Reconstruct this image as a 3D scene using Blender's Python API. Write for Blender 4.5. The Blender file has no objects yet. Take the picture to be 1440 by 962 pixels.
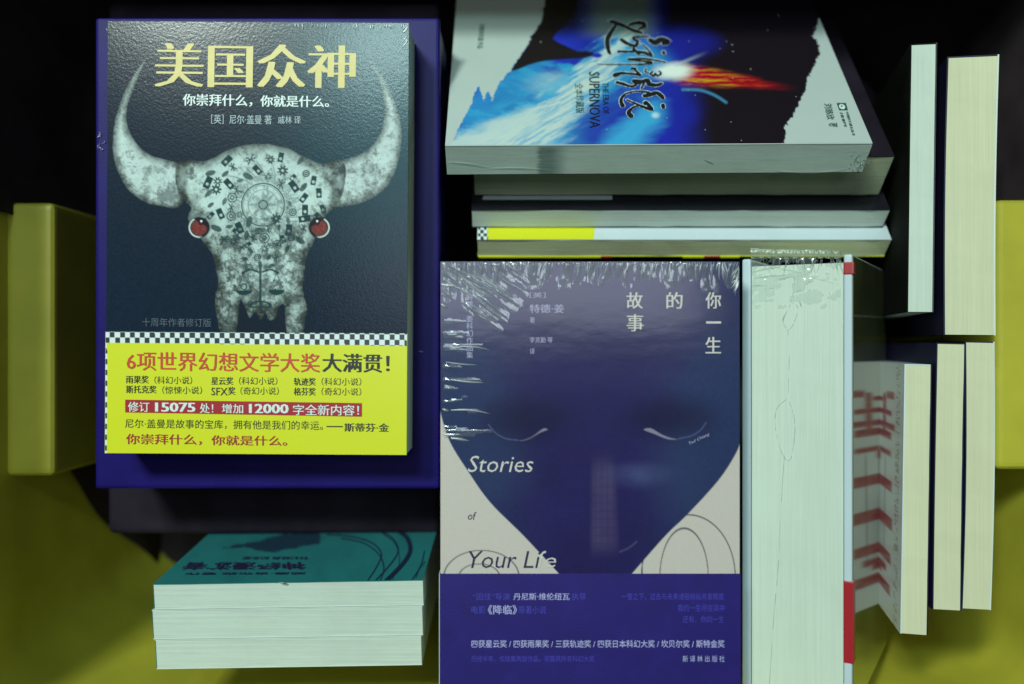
import bpy, bmesh, math, random
import numpy as np
from mathutils import Vector, Matrix
random.seed(7)
S = bpy.context.scene
COL = S.collection
F = 1250.0            # focal length in photo pixels (photo is 1440 x 962)
CZ = 0.45             # camera height above the plane of the book tops (metres)

# ------------------------------------------------------------------ camera, world, lamps
cd = bpy.data.cameras.new('camera'); cam = bpy.data.objects.new('camera', cd); COL.objects.link(cam)
cam.location = (0, 0, CZ)                      # looks straight down into the crate
cd.sensor_width = 36; cd.lens = 36*F/1440; cd.clip_start = .01; cd.clip_end = 50
cd.dof.use_dof = True; cd.dof.focus_distance = .45; cd.dof.aperture_fstop = 2.9
S.camera = cam
w = bpy.data.worlds.new('World'); S.world = w; w.use_nodes = True
bg = w.node_tree.nodes['Background']; bg.inputs[0].default_value = (.50, .66, .80, 1); bg.inputs[1].default_value = .028
def area(name, loc, aim, size, energy, col):
    l = bpy.data.lights.new(name, 'AREA'); l.shape = 'RECTANGLE'; l.size, l.size_y = size; l.energy = energy; l.color = col
    o = bpy.data.objects.new(name, l); COL.objects.link(o); o.location = loc
    o.rotation_euler = (Vector(aim)-Vector(loc)).to_track_quat('-Z', 'Y').to_euler(); return o
area('ceiling_lamp', (-.95, 1.25, 2.30), (0, 0, 0), (.50, .20), 62.0, (.86, 1.0, .90))
area('skull_sheen_light', (-.25, .66, 1.50), (-.05, .1, 0), (.26, .12), 7.5, (.70, 1.0, .96))  # soft light added to put a sheen on the skull cover
area('wrap_sheen_light', (.04, .20, 1.55), (.04, .19, 0), (.75, .34), 3.4, (.84, .92, 1.0))  # broad overhead light added for the sheen on the wrapped book
S.view_settings.view_transform = 'Standard'; S.view_settings.look = 'None'
S.view_settings.exposure = -.04; S.view_settings.gamma = 1
S.render.engine = 'CYCLES'; S.cycles.max_bounces = 7; S.cycles.transparent_max_bounces = 12

# ------------------------------------------------------------------ helpers
def V(*a): return Vector(a)
def W(px, py, d): return V((px-720)/F*d, (481-py)/F*d, CZ-d)
def proj(p): d = CZ-p[2]; return (720+p[0]/d*F, 481-p[1]/d*F)
def tag(o, label=None, cat=None, group=None, kind=None):
    for k, v in (('label', label), ('category', cat), ('group', group), ('kind', kind)):
        if v: o[k] = v
    return o
def empty(name, loc, label, cat, group=None):
    o = bpy.data.objects.new(name, None); COL.objects.link(o); o.location = loc; o.empty_display_size = .02
    return tag(o, label, cat, group)
def base(parent):
    v = Vector((0, 0, 0))
    while parent: v = v+parent.location; parent = parent.parent
    return v
def link(name, me, m, parent):
    o = bpy.data.objects.new(name, me); COL.objects.link(o); o.parent = parent
    if m: me.materials.append(m)
    return o
def mesh(name, verts, faces, m, parent=None, smooth=False):
    b = base(parent)
    me = bpy.data.meshes.new(name); me.from_pydata([tuple(Vector(v)-b) for v in verts], [], faces); me.update()
    if smooth: me.shade_smooth()
    return link(name, me, m, parent)
def slab(name, O, L, T, D, m, parent, bevel=0, nL=1, nD=1, bow=0, seg=2, rough=0):
    """box spanned by full vectors L, T, D from corner O; bevelled; bow bends the L-D faces a little"""
    bm = bmesh.new(); b = base(parent); q = {}
    rnd = random.Random(hash(name) % 99 + nL)
    Tn = T.normalized(); Dn = D.normalized()
    for i in range(nL+1):
        for j in range(nD+1):
            for k in (0, 1):
                u, v = i/nL, j/nD
                p = O+L*u+T*k+D*v + Tn*(bow*math.sin(math.pi*u)) + Dn*(rough*(rnd.random()-.5) if j == 0 else 0)
                q[i, j, k] = bm.verts.new(p-b)
    fs = []
    for i in range(nL):
        for j in range(nD):
            for k in (0, 1): fs.append([q[i, j, k], q[i+1, j, k], q[i+1, j+1, k], q[i, j+1, k]])
        for j in (0, nD): fs.append([q[i, j, 0], q[i+1, j, 0], q[i+1, j, 1], q[i, j, 1]])
    for j in range(nD):
        for i in (0, nL): fs.append([q[i, j, 0], q[i, j+1, 0], q[i, j+1, 1], q[i, j, 1]])
    for f in fs: bm.faces.new(f)
    bmesh.ops.recalc_face_normals(bm, faces=bm.faces)
    if bevel:
        es = [e for e in bm.edges if len(e.link_faces) == 2 and e.calc_face_angle() > .8]
        bmesh.ops.bevel(bm, geom=es, offset=bevel, segments=seg, affect='EDGES', profile=.6)
    me = bpy.data.meshes.new(name); bm.to_mesh(me); bm.free()
    return link(name, me, m, parent)

# ---- materials
def newmat(name):
    m = bpy.data.materials.new(name); m.use_nodes = True; nt = m.node_tree
    return m, nt, nt.nodes['Principled BSDF']
def N(nt, t, **kw):
    n = nt.nodes.new(t)
    for k, v in kw.items():
        if hasattr(n, k): setattr(n, k, v)
        else: n.inputs[k.replace('_', ' ')].default_value = v
    return n
def bumpnoise(nt, bs, scale, strength, dist=.0002, vec=(1, 1, 1), sock='Normal'):
    tc = N(nt, 'ShaderNodeTexCoord'); mp = N(nt, 'ShaderNodeMapping'); mp.inputs['Scale'].default_value = vec
    no = N(nt, 'ShaderNodeTexNoise'); no.inputs['Scale'].default_value = scale; no.inputs['Detail'].default_value = 4
    bu = N(nt, 'ShaderNodeBump'); bu.inputs['Strength'].default_value = strength; bu.inputs['Distance'].default_value = dist
    nt.links.new(tc.outputs['Object'], mp.inputs[0]); nt.links.new(mp.outputs[0], no.inputs['Vector'])
    nt.links.new(no.outputs['Fac'], bu.inputs['Height']); nt.links.new(bu.outputs[0], bs.inputs[sock])
    return no
def simple(name, col, rough=.5, coat=0, coat_rough=.1, var=.15, vs=60, bump=.15, bs_=900, spec=.5):
    m, nt, b = newmat(name)
    b.inputs['Roughness'].default_value = rough; b.inputs['Coat Weight'].default_value = coat
    b.inputs['Coat Roughness'].default_value = coat_rough; b.inputs['Specular IOR Level'].default_value = spec
    tc = N(nt, 'ShaderNodeTexCoord'); no = N(nt, 'ShaderNodeTexNoise'); no.inputs['Scale'].default_value = vs; no.inputs['Detail'].default_value = 6
    cr = N(nt, 'ShaderNodeValToRGB'); cr.color_ramp.elements[0].position = .3; cr.color_ramp.elements[1].position = .7
    cr.color_ramp.elements[0].color = tuple(c*(1-var) for c in col)+(1,); cr.color_ramp.elements[1].color = tuple(min(1, c*(1+var)) for c in col)+(1,)
    nt.links.new(tc.outputs['Object'], no.inputs['Vector']); nt.links.new(no.outputs['Fac'], cr.inputs[0]); nt.links.new(cr.outputs[0], b.inputs['Base Color'])
    if bump: bumpnoise(nt, b, bs_, bump)
    return m
def attrmat(name, rough=.5, coat=.0, coat_rough=.1, bump=.1, bs_=900, spec=.5, dist=.0002, coatbump=None):
    m, nt, b = newmat(name)
    a = N(nt, 'ShaderNodeAttribute'); a.attribute_name = 'print'; nt.links.new(a.outputs['Color'], b.inputs['Base Color'])
    b.inputs['Roughness'].default_value = rough; b.inputs['Coat Weight'].default_value = coat
    b.inputs['Coat Roughness'].default_value = coat_rough; b.inputs['Specular IOR Level'].default_value = spec
    if bump: bumpnoise(nt, b, bs_, bump, dist)
    if coatbump: bumpnoise(nt, b, coatbump[0], coatbump[1], coatbump[2], coatbump[3], 'Coat Normal')
    return m
def pagemat(name, col, horiz=True, var=.22, dark=.0):
    """leaf edges: fine streaks that run along the book"""
    m, nt, b = newmat(name); b.inputs['Roughness'].default_value = .8; b.inputs['Specular IOR Level'].default_value = .2
    tc = N(nt, 'ShaderNodeTexCoord')
    sc = (8, 900, 900) if horiz else (900, 8, 900)
    mp = N(nt, 'ShaderNodeMapping'); mp.inputs['Scale'].default_value = sc
    no = N(nt, 'ShaderNodeTexNoise'); no.inputs['Scale'].default_value = 1.4; no.inputs['Detail'].default_value = 5; no.inputs['Roughness'].default_value = .7
    n2 = N(nt, 'ShaderNodeTexNoise'); n2.inputs['Scale'].default_value = 17; n2.inputs['Detail'].default_value = 7; n2.inputs['Roughness'].default_value = .6
    nt.links.new(tc.outputs['Object'], mp.inputs[0]); nt.links.new(mp.outputs[0], no.inputs['Vector']); nt.links.new(tc.outputs['Object'], n2.inputs['Vector'])
    ad = N(nt, 'ShaderNodeMath', operation='MULTIPLY_ADD'); ad.inputs[1].default_value = .6
    nt.links.new(n2.outputs['Fac'], ad.inputs[0]); nt.links.new(no.outputs['Fac'], ad.inputs[2])
    cr = N(nt, 'ShaderNodeValToRGB'); e = cr.color_ramp.elements; e[0].position = .5; e[1].position = .98
    e[0].color = tuple(c*(1-var) for c in col)+(1,); e[1].color = tuple(min(.9, c*1.04) for c in col)+(1,)
    nt.links.new(ad.outputs[0], cr.inputs[0]); nt.links.new(cr.outputs[0], b.inputs['Base Color'])
    bu = N(nt, 'ShaderNodeBump'); bu.inputs['Strength'].default_value = .35; bu.inputs['Distance'].default_value = .0003
    nt.links.new(no.outputs['Fac'], bu.inputs['Height']); nt.links.new(bu.outputs[0], b.inputs['Normal'])
    return m
def filmmat(name, refl=.35, rough=.12, tint=(.9, 1, .96)):
    m = bpy.data.materials.new(name); m.use_nodes = True; nt = m.node_tree; nt.nodes.clear()
    out = N(nt, 'ShaderNodeOutputMaterial'); tr = N(nt, 'ShaderNodeBsdfTransparent'); tr.inputs[0].default_value = (.97, .98, .98, 1)
    gl = N(nt, 'ShaderNodeBsdfGlossy'); gl.inputs['Roughness'].default_value = rough; gl.inputs['Color'].default_value = tint+(1,)
    lw = N(nt, 'ShaderNodeLayerWeight'); lw.inputs['Blend'].default_value = .35
    mr = N(nt, 'ShaderNodeMapRange'); mr.inputs['To Min'].default_value = refl*.55; mr.inputs['To Max'].default_value = min(1, refl*2.2)
    mx = N(nt, 'ShaderNodeMixShader')
    nt.links.new(lw.outputs['Fresnel'], mr.inputs[0]); nt.links.new(mr.outputs[0], mx.inputs[0])
    df = N(nt, 'ShaderNodeBsdfDiffuse'); df.inputs['Color'].default_value = (.75, .84, .84, 1); m2 = N(nt, 'ShaderNodeMixShader'); m2.inputs[0].default_value = .42
    nt.links.new(gl.outputs[0], m2.inputs[1]); nt.links.new(df.outputs[0], m2.inputs[2])
    nt.links.new(tr.outputs[0], mx.inputs[1]); nt.links.new(m2.outputs[0], mx.inputs[2]); nt.links.new(mx.outputs[0], out.inputs[0])
    return m

M = {}
M['crate'] = simple('yellow_plastic', (.40, .375, .035), .45, 0, var=.13, vs=22, bump=.25, bs_=420)
M['floor'] = simple('shade_black', (.034, .025, .029), .9, var=.3, vs=30, spec=.1)  # near-black of the added sheets that stand in for shade in the crate
M['table'] = simple('table_top', (.05, .04, .035), .6)
M['black'] = simple('black_card', (.016, .012, .020), .7, var=.3, vs=40, spec=.08)
M['darkcover'] = simple('black_cover', (.012, .012, .018), .3, spec=.4)
M['bluecase'] = simple('dark_blue_cloth', (.009, .004, .115), .45, var=.18, vs=35, bump=.2, spec=.15)
M['bluecov'] = simple('dark_blue_cover', (.010, .013, .045), .4, spec=.3)
M['white'] = simple('white_gloss_board', (.52, .62, .68), .3, .6, .12, var=.03, vs=20, bump=.05)
M['whitep'] = simple('white_paper_cover', (.62, .70, .66), .45, .2, .2, var=.05, vs=30, bump=.08)
M['whitecov'] = simple('cool_white_cover', (.56, .66, .70), .35, .3, .2, var=.03, bump=.05)
M['yellow'] = simple('yellow_print', (.66, .68, .012), .4, .2, .2, var=.03, bump=.05)
M['redb'] = simple('red_print', (.36, .012, .022), .4, .2, .2, var=.06, bump=.05)
M['tealc'] = simple('teal_cover', (.012, .17, .16), .4, var=.1)
M['dkgreen'] = simple('dark_green_cover', (.005, .006, .004), .8, var=.5, vs=60, spec=.08)
M['navy'] = simple('navy_board', (.010, .009, .035), .5, spec=.3)
M['pg_white_h'] = pagemat('white_leaves_across', (0.554, 0.638, 0.58))
M['pg_white_v'] = pagemat('white_leaves_upright', (0.554, 0.638, 0.554), False, .12)
M['pg_cream_h'] = pagemat('cream_leaves_across', (0.521, 0.554, 0.336), var=.35)
M['pg_cream_v'] = pagemat('cream_leaves_upright', (0.605, 0.613, 0.42), False, .12)
M['pg_gray_h'] = pagemat('grey_leaves_across', (.50, .60, .55), var=.30)
M['pg_olive_h'] = pagemat('shaded_leaves_across', (.40, .45, .30), var=.35)  # olive tone holds the shade of the book lying above
M['film'] = filmmat('clear_shrink_film', .75, .34, (.95, .97, 1))
M['film2'] = filmmat('clear_shrink_film_dull', .34, .3)
def ink(name, c, rough=.45, coat=0): return simple(name, c, rough, coat, .15, var=.06, vs=200, bump=0)
M['i_yel'] = ink('pale_yellow_ink', (.64, .53, .16)); M['i_white'] = ink('white_ink', (.66, .78, .76))
M['i_grey'] = ink('grey_ink', (.30, .40, .44)); M['i_black'] = ink('black_ink', (.010, .012, .016))
M['i_red'] = ink('red_ink', (.56, .05, .015)); M['i_dred'] = ink('dark_red_ink', (.36, .015, .02))
M['i_olive'] = ink('dark_olive_ink', (.05, .06, .01)); M['i_beige'] = ink('beige_ink', (.60, .55, .52))
M['i_mauve'] = ink('mauve_ink', (.40, .37, .58)); M['i_blue'] = ink('bright_blue_ink', (.055, .05, .42))
M['i_pale'] = ink('pale_blue_ink', (.42, .42, .72)); M['i_dim'] = ink('dim_ink', (.055, .085, .12))
M['i_navy'] = ink('navy_ink', (.02, .015, .06)); M['i_teal'] = ink('dark_green_ink', (.02, .09, .07))

# ---- flat print: painted sheets and lettering laid on a plane
def hit(px, py, pl):
    p0, n = pl; o = V(0, 0, CZ); d = V((px-720)/F, (481-py)/F, -1)
    t = (p0-o).dot(n)/d.dot(n); return o+d*t
def hits(PX, PY, pl):
    p0, n = pl; d = np.stack([(PX-720)/F, (481-PY)/F, -np.ones_like(PX)], -1)
    t = ((p0-V(0, 0, CZ)).dot(n))/(d@np.array(n)); return d*t[..., None]+np.array([0, 0, CZ])
def lift(pl, e):
    n = pl[1].normalized()
    if n.z < 0: n = -n
    return (pl[0]+n*e, n)
def sheet(name, quad, nu, nv, painter, pl, m, parent, e=.00012, corners3=None):
    """quad = photo pixels of the sheet's corners TL TR BR BL; vertex colours hold the printed picture"""
    p2 = lift(pl, e); u, v = np.meshgrid(np.linspace(0, 1, nu+1), np.linspace(0, 1, nv+1))
    if corners3:
        c3 = [np.array(c) for c in corners3]; u3 = u[..., None]; v3 = v[..., None]
        P = c3[0]*(1-u3)*(1-v3)+c3[1]*u3*(1-v3)+c3[2]*u3*v3+c3[3]*(1-u3)*v3 + np.array(p2[1])*e
        d = CZ-P[..., 2]; PX = 720+P[..., 0]/d*F; PY = 481-P[..., 1]/d*F
    else:
        q = quad
        PX = q[0][0]*(1-u)*(1-v)+q[1][0]*u*(1-v)+q[2][0]*u*v+q[3][0]*(1-u)*v
        PY = q[0][1]*(1-u)*(1-v)+q[1][1]*u*(1-v)+q[2][1]*u*v+q[3][1]*(1-u)*v
        P = hits(PX, PY, p2)
    P = P-np.array(base(parent))
    C = painter(PX, PY); C = np.clip(np.concatenate([C, np.ones(C.shape[:2]+(1,))], -1), 0, 1)
    idx = np.arange((nu+1)*(nv+1)).reshape(nv+1, nu+1)
    fc = np.stack([idx[:-1, :-1], idx[1:, :-1], idx[1:, 1:], idx[:-1, 1:]], -1).reshape(-1, 4)
    me = bpy.data.meshes.new(name); me.vertices.add(P.shape[0]*P.shape[1]); me.vertices.foreach_set('co', P.reshape(-1).astype(np.float32))
    nf = len(fc); me.loops.add(nf*4); me.loops.foreach_set('vertex_index', fc.reshape(-1).astype(np.int32))
    me.polygons.add(nf); me.polygons.foreach_set('loop_start', np.arange(0, nf*4, 4, dtype=np.int32))
    me.update(calc_edges=True)
    at = me.color_attributes.new('print', 'FLOAT_COLOR', 'POINT'); at.data.foreach_set('color', C.reshape(-1).astype(np.float32))
    return link(name, me, m, parent)
DG = None
def glyphs(s, bold=0, res=2):
    c = bpy.data.curves.new('t', 'FONT'); c.body = s; c.resolution_u = res; c.offset = bold
    o = bpy.data.objects.new('t', c); COL.objects.link(o); dg = bpy.context.evaluated_depsgraph_get()
    me = bpy.data.meshes.new_from_object(o.evaluated_get(dg))
    vs = np.array([v.co[:2] for v in me.vertices]); fs = [tuple(p.vertices) for p in me.polygons]
    bpy.data.objects.remove(o); bpy.data.curves.remove(c); bpy.data.meshes.remove(me)
    return vs, fs
def text(name, s, quad, pl, m, parent, bold=0, serif=0, e=.00035, shear=0, warp=None):
    """lettering whose bounding box falls on the photo-pixel quad TL TR BR BL (reading order).
    serif > 0 thickens upright strokes only, as in a Song type face"""
    vs, fs = glyphs(s, bold)
    if serif:
        av, af = [], []
        for k, dx in enumerate((-serif, -serif/3, serif/3, serif)):
            n0 = sum(len(a) for a in av); av.append(np.concatenate([vs+[dx, 0], np.full((len(vs), 1), k*.00001)], 1)); af += [tuple(i+n0 for i in f) for f in fs]
        vs, fs = np.concatenate(av), af
    else: vs = np.concatenate([vs, np.zeros((len(vs), 1))], 1)
    x, y = vs[:, 0].copy(), vs[:, 1].copy()
    if shear: x = x+shear*y
    if warp: x, y = warp(x, y)
    u = (x-x.min())/(x.max()-x.min()); v = 1-(y-y.min())/(y.max()-y.min()); q = quad
    PX = q[0][0]*(1-u)*(1-v)+q[1][0]*u*(1-v)+q[2][0]*u*v+q[3][0]*(1-u)*v
    PY = q[0][1]*(1-u)*(1-v)+q[1][1]*u*(1-v)+q[2][1]*u*v+q[3][1]*(1-u)*v
    p2 = lift(pl, e); P = hits(PX, PY, p2)+np.array(p2[1])*vs[:, 2:3]
    return mesh(name, P.tolist(), fs, m, parent)
def R(x0, y0, x1, y1, dy=0): return ((x0, y0), (x1, y0+dy), (x1, y1+dy), (x0, y1))
def poly(name, pts, pl, m, parent, e=.0003):
    p2 = lift(pl, e); return mesh(name, [hit(x, y, p2) for x, y in pts], [tuple(range(len(pts)))], m, parent)

# ---- numpy drawing
def lat(ix, iy, seed):
    h = (ix.astype(np.int64)*374761393+iy.astype(np.int64)*668265263+seed*974711) & 0x7fffffff
    h = ((h ^ (h >> 13))*1274126177) & 0x7fffffff; h = (h ^ (h >> 16)) & 0xffff
    return h/65535.0
def vnoise(x, y, seed=0):
    ix, iy = np.floor(x), np.floor(y); fx, fy = x-ix, y-iy; fx = fx*fx*(3-2*fx); fy = fy*fy*(3-2*fy)
    ix = ix.astype(np.int64); iy = iy.astype(np.int64)
    return (lat(ix, iy, seed)*(1-fx)+lat(ix+1, iy, seed)*fx)*(1-fy)+(lat(ix, iy+1, seed)*(1-fx)+lat(ix+1, iy+1, seed)*fx)*fy
def fbm(x, y, sc, seed=0, o=4, g=.55):
    r = np.zeros_like(x); a, t = 1, 0
    for k in range(o): r += a*vnoise(x/sc*2**k, y/sc*2**k, seed+k*17); t += a; a *= g
    return r/t
def seg(x, y, a, b):
    ax, ay, bx, by = *a, *b; dx, dy = bx-ax, by-ay; t = np.clip(((x-ax)*dx+(y-ay)*dy)/(dx*dx+dy*dy+1e-9), 0, 1)
    return np.hypot(x-ax-t*dx, y-ay-t*dy)
def pline(x, y, pts):
    d = np.full_like(x, 1e9)
    for a, b in zip(pts[:-1], pts[1:]): d = np.minimum(d, seg(x, y, a, b))
    return d
def inside(x, y, pts):
    c = np.zeros(x.shape, bool); n = len(pts)
    for i in range(n):
        x0, y0 = pts[i]; x1, y1 = pts[(i+1) % n]
        if y0 == y1: continue
        c ^= ((y0 > y) != (y1 > y)) & (x < (x1-x0)*(y-y0)/(y1-y0)+x0)
    return c
def sd(x, y, pts): d = pline(x, y, list(pts)+[pts[0]]); return np.where(inside(x, y, pts), d, -d)
def sm(a, b, x): t = np.clip((x-a)/(b-a), 0, 1); return t*t*(3-2*t)
def mix(c, col, f): return c*(1-f[..., None])+np.array(col)*f[..., None]
def spline(pts, n=6, closed=False):
    out = []; L = len(pts)
    rng = range(L) if closed else range(L-1)
    for i in rng:
        p0, p1, p2, p3 = (pts[(i-1) % L] if closed or i > 0 else pts[0]), pts[i], pts[(i+1) % L], (pts[(i+2) % L] if closed or i+2 < L else pts[-1])
        for k in range(n):
            t = k/n; out.append(tuple(.5*(2*p1[j]+(p2[j]-p0[j])*t+(2*p0[j]-5*p1[j]+4*p2[j]-p3[j])*t*t+(3*p1[j]-p0[j]-3*p2[j]+p3[j])*t**3) for j in (0, 1)))
    if not closed: out.append(pts[-1])
    return out

# ------------------------------------------------------------------ a book
def book(name, label, A, L, T, D, pages, front, back, spine='D1', ct=.0005, rec=.0002, bevel=0, cat='book', group=None, sp=None, nL=14, bow=0, rough=.0004):
    """A = corner, L along the edge, T through the thickness, D away from the edge that is looked at.
    spine: which side carries it, D1 / L0 / L1 (the front cover is at T = 0)"""
    bx = A+L*.5+T*.5+D
    r = empty(name, bx, label, cat, group)
    l, t, d = L.length, T.length, D.length; Ln, Tn, Dn = L.normalized(), T.normalized(), D.normalized()
    o = A+Tn*ct; L2, D2 = L, D
    a0, a1, b0, b1 = rec, rec, rec, rec
    if spine == 'D1': b1 = ct
    if spine == 'L0': a0 = ct
    if spine == 'L1': a1 = ct
    slab('pages', A+Tn*ct+Ln*a0+Dn*b0, Ln*(l-a0-a1), Tn*(t-2*ct), Dn*(d-b0-b1), pages, r, nL=nL, nD=1, bow=bow, rough=rough)
    cov = slab('front_cover', A, L, Tn*ct, D, front, r, bevel=bevel, nL=nL if not bevel else 1, bow=bow if not bevel else 0)
    slab('back_cover', A+Tn*(t-ct), L, Tn*ct, D, back, r, bevel=bevel, nL=nL if not bevel else 1, bow=bow if not bevel else 0)
    g = .00003
    if spine == 'D1': slab('spine', A+Tn*(ct+g)+Dn*(d-ct), L, Tn*(t-2*ct-2*g), Dn*ct, sp or front, r)
    if spine == 'L0': slab('spine', A+Tn*(ct+g), Ln*ct, Tn*(t-2*ct-2*g), D, sp or front, r)
    if spine == 'L1': slab('spine', A+Tn*(ct+g)+Ln*(l-ct), Ln*ct, Tn*(t-2*ct-2*g), D, sp or front, r)
    return r, cov
def book_px(name, label, a, b, c, D, thick=None, **kw):
    """a, b = px+depth of the two ends of the edge (front-cover side), c = px+depth of the far side of the thickness at a"""
    A, B, C = W(*a), W(*b), W(*c); L = B-A; T = C-A; T = T-L*(T.dot(L)/L.dot(L)); Dn = Vector(D)
    Dn = Dn-L*(Dn.dot(L)/L.dot(L)); Dn = Dn-T*(Dn.dot(T)/T.dot(T))
    return book(name, label, A, L, T, Dn.normalized()*Vector(D).length, **kw)

# ------------------------------------------------------------------ setting: table, crate
mesh('table', [(-2, -2, -.2235), (2, -2, -.2235), (2, 2, -.2235), (-2, 2, -.2235)], [(0, 1, 2, 3)], M['table'])['kind'] = 'structure'
cr = empty('storage_crate', (0, .02, -.222), 'open yellow plastic crate that holds all the books', 'crate')
def ring(x0, x1, y0, y1, rad, z, n=8):
    o = []
    for cx, cy, a0 in ((x1-rad, y1-rad, 0), (x0+rad, y1-rad, 90), (x0+rad, y0+rad, 180), (x1-rad, y0+rad, 270)):
        for k in range(n+1):
            a = math.radians(a0+90*k/n); o.append((cx+rad*math.cos(a), cy+rad*math.sin(a), z))
    return o
def loft(name, rings, m, parent, cap=None):
    n = len(rings[0]); vs = [p for r in rings for p in r]; fs = []
    for i in range(len(rings)-1):
        for k in range(n): fs.append((i*n+k, i*n+(k+1) % n, (i+1)*n+(k+1) % n, (i+1)*n+k))
    if cap is not None: fs.append(tuple(cap*n+k for k in range(n)))
    return mesh(name, vs, fs, m, parent, True)
X0, X1, Y0, Y1 = -.2865, .300, -.199, .2320     # rim, inner edge
zr = .050
sl = .010
loft('crate_wall', [ring(X0-.002, X1+.002, Y0-.002, Y1+.002, .032, zr), ring(X0, X1, Y0, Y1, .03, zr-.002),
     ring(X0+sl*.3, X1-sl*.3, Y0+sl*.4, Y1-sl*.4, .03, -.06), ring(X0+sl, X1-sl, Y0+.020, Y1-.014, .032, -.198),
     ring(X0+sl+.008, X1-sl-.008, Y0+.030, Y1-.022, .03, -.2165), ], M['crate'], cr)
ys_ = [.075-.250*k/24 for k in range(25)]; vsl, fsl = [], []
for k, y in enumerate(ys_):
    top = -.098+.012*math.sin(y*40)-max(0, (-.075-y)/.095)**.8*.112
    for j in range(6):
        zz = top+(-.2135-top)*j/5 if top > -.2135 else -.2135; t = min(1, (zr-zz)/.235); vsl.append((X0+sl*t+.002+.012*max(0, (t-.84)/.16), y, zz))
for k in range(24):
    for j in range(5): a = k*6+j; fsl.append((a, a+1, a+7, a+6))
mesh('side_shade_sheet', vsl, fsl, M['floor'], cr, True)  # dark strip added in place of shade low on the left wall
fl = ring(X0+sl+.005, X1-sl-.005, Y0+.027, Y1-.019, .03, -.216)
# black sheet added as shade over the back wall and the back corners
def shade_path(z_, ins):
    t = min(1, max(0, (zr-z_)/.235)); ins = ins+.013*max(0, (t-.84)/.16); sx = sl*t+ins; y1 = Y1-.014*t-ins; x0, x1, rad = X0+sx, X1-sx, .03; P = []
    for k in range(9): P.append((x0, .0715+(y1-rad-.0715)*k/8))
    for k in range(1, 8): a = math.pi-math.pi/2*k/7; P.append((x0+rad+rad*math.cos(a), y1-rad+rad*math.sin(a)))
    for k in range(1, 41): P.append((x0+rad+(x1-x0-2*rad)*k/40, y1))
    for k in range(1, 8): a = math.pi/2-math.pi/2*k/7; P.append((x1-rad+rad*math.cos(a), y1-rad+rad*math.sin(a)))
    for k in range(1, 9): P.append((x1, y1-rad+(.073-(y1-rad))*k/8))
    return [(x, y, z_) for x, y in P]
ref = shade_path(0, .002); tops = []
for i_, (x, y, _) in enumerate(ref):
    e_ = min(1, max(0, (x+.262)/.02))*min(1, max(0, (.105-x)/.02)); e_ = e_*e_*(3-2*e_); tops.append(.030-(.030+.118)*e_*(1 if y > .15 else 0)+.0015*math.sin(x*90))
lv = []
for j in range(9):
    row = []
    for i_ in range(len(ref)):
        zz = tops[i_]+(-.214-tops[i_])*j/8; row.append(shade_path(zz, .002+.0008*math.sin(i_*.9)*math.sin(j*1.7))[i_])
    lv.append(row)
n_ = len(ref); mesh('back_shade_sheet', [p for r_ in lv for p in r_], [(j*n_+i_, j*n_+i_+1, (j+1)*n_+i_+1, (j+1)*n_+i_) for j in range(8) for i_ in range(n_-1)], M['floor'], cr, True)
mesh('floor_shade_sheet', fl, [tuple(range(len(fl)))], M['floor'], cr)  # black sheet added to give the crate floor its deep shade
loft('crate_rim', [ring(X0-.0022, X1+.0022, Y0-.0022, Y1+.0022, .032, zr+.0003), ring(X0-.016, X1+.016, Y0-.016, Y1+.016, .044, zr+.0003),
     ring(X0-.019, X1+.019, Y0-.019, Y1+.019, .047, zr-.003), ring(X0-.019, X1+.019, Y0-.019, Y1+.019, .047, zr-.018)], M['crate'], cr)
loft('outer_wall', [ring(X0-.006, X1+.006, Y0-.006, Y1+.006, .036, zr-.004), ring(X0+.002, X1-.002, Y0+.012, Y1-.006, .036, -.222)], M['crate'], cr, cap=1)
# moulded hand-grip pockets that stand in from the two short walls
gl_ = slab('grip_pocket', V(X0+.001, -.0755, -.05), V(.0275, 0, 0), V(0, .154, 0), V(0, 0, -.150), M['crate'], cr, bevel=.004, seg=3)
gr_ = slab('grip_pocket', V(.2612, -.0690, -.03), V(.038, 0, 0), V(0, .146, 0), V(0, 0, -.060), M['crate'], cr, bevel=.004, seg=3)
for px in (1228,):
    a = W(px, 962, .46); slab('wall_rib', V(.1835, Y0-.000, .01), V(.004, 0, 0), V(0, .014, 0), V(0, .012, -.21), M['crate'], cr, bevel=.0015)

# ------------------------------------------------------------------ black box and blue case under the horned-skull book
def crate_box(name, label, x0, x1, y0, y1, z0, z1, m, cat, lidname='lid', lid=.012, bev=.002, lm=None):
    r = empty(name, V((x0+x1)/2, (y0+y1)/2, z0), label, cat)
    slab('box_body', V(x0, y0, z0), V(x1-x0, 0, 0), V(0, y1-y0, 0), V(0, 0, z1-z0-lid), m, r, bevel=bev)
    slab(lidname, V(x0-.0008, y0-.0008, z1-lid+.0002), V(x1-x0+.0016, 0, 0), V(0, y1-y0+.0016, 0), V(0, 0, lid-.0002), lm or m, r, bevel=bev)
    return r
p = W(150, 752, .528); q = W(618, 10, .528); bz = p.z
bx_ = empty('black_box', V((p.x+q.x)/2, .03, -.2155), 'flat-topped black box beneath the dark blue case, behind the teal books', 'box')
slab('box_body', V(p.x+.012, p.y+.013, -.2155), V(q.x-p.x-.024, 0, 0), V(0, .186-p.y, 0), V(0, 0, bz+.2155-.012), M['black'], bx_, bevel=.001)
slab('box_lid', V(p.x, p.y, bz-.012+.0001), V(q.x-p.x, 0, 0), V(0, .202-p.y, 0), V(0, 0, .0118), M['black'], bx_, bevel=.005, seg=4)
p = W(135, 686, .47); q = W(617, 26, .47)
cs = empty('blue_case', V((p.x+q.x)/2, (p.y+q.y)/2, bz), 'glossy dark blue case lying under the book with the horned skull', 'case')
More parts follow.
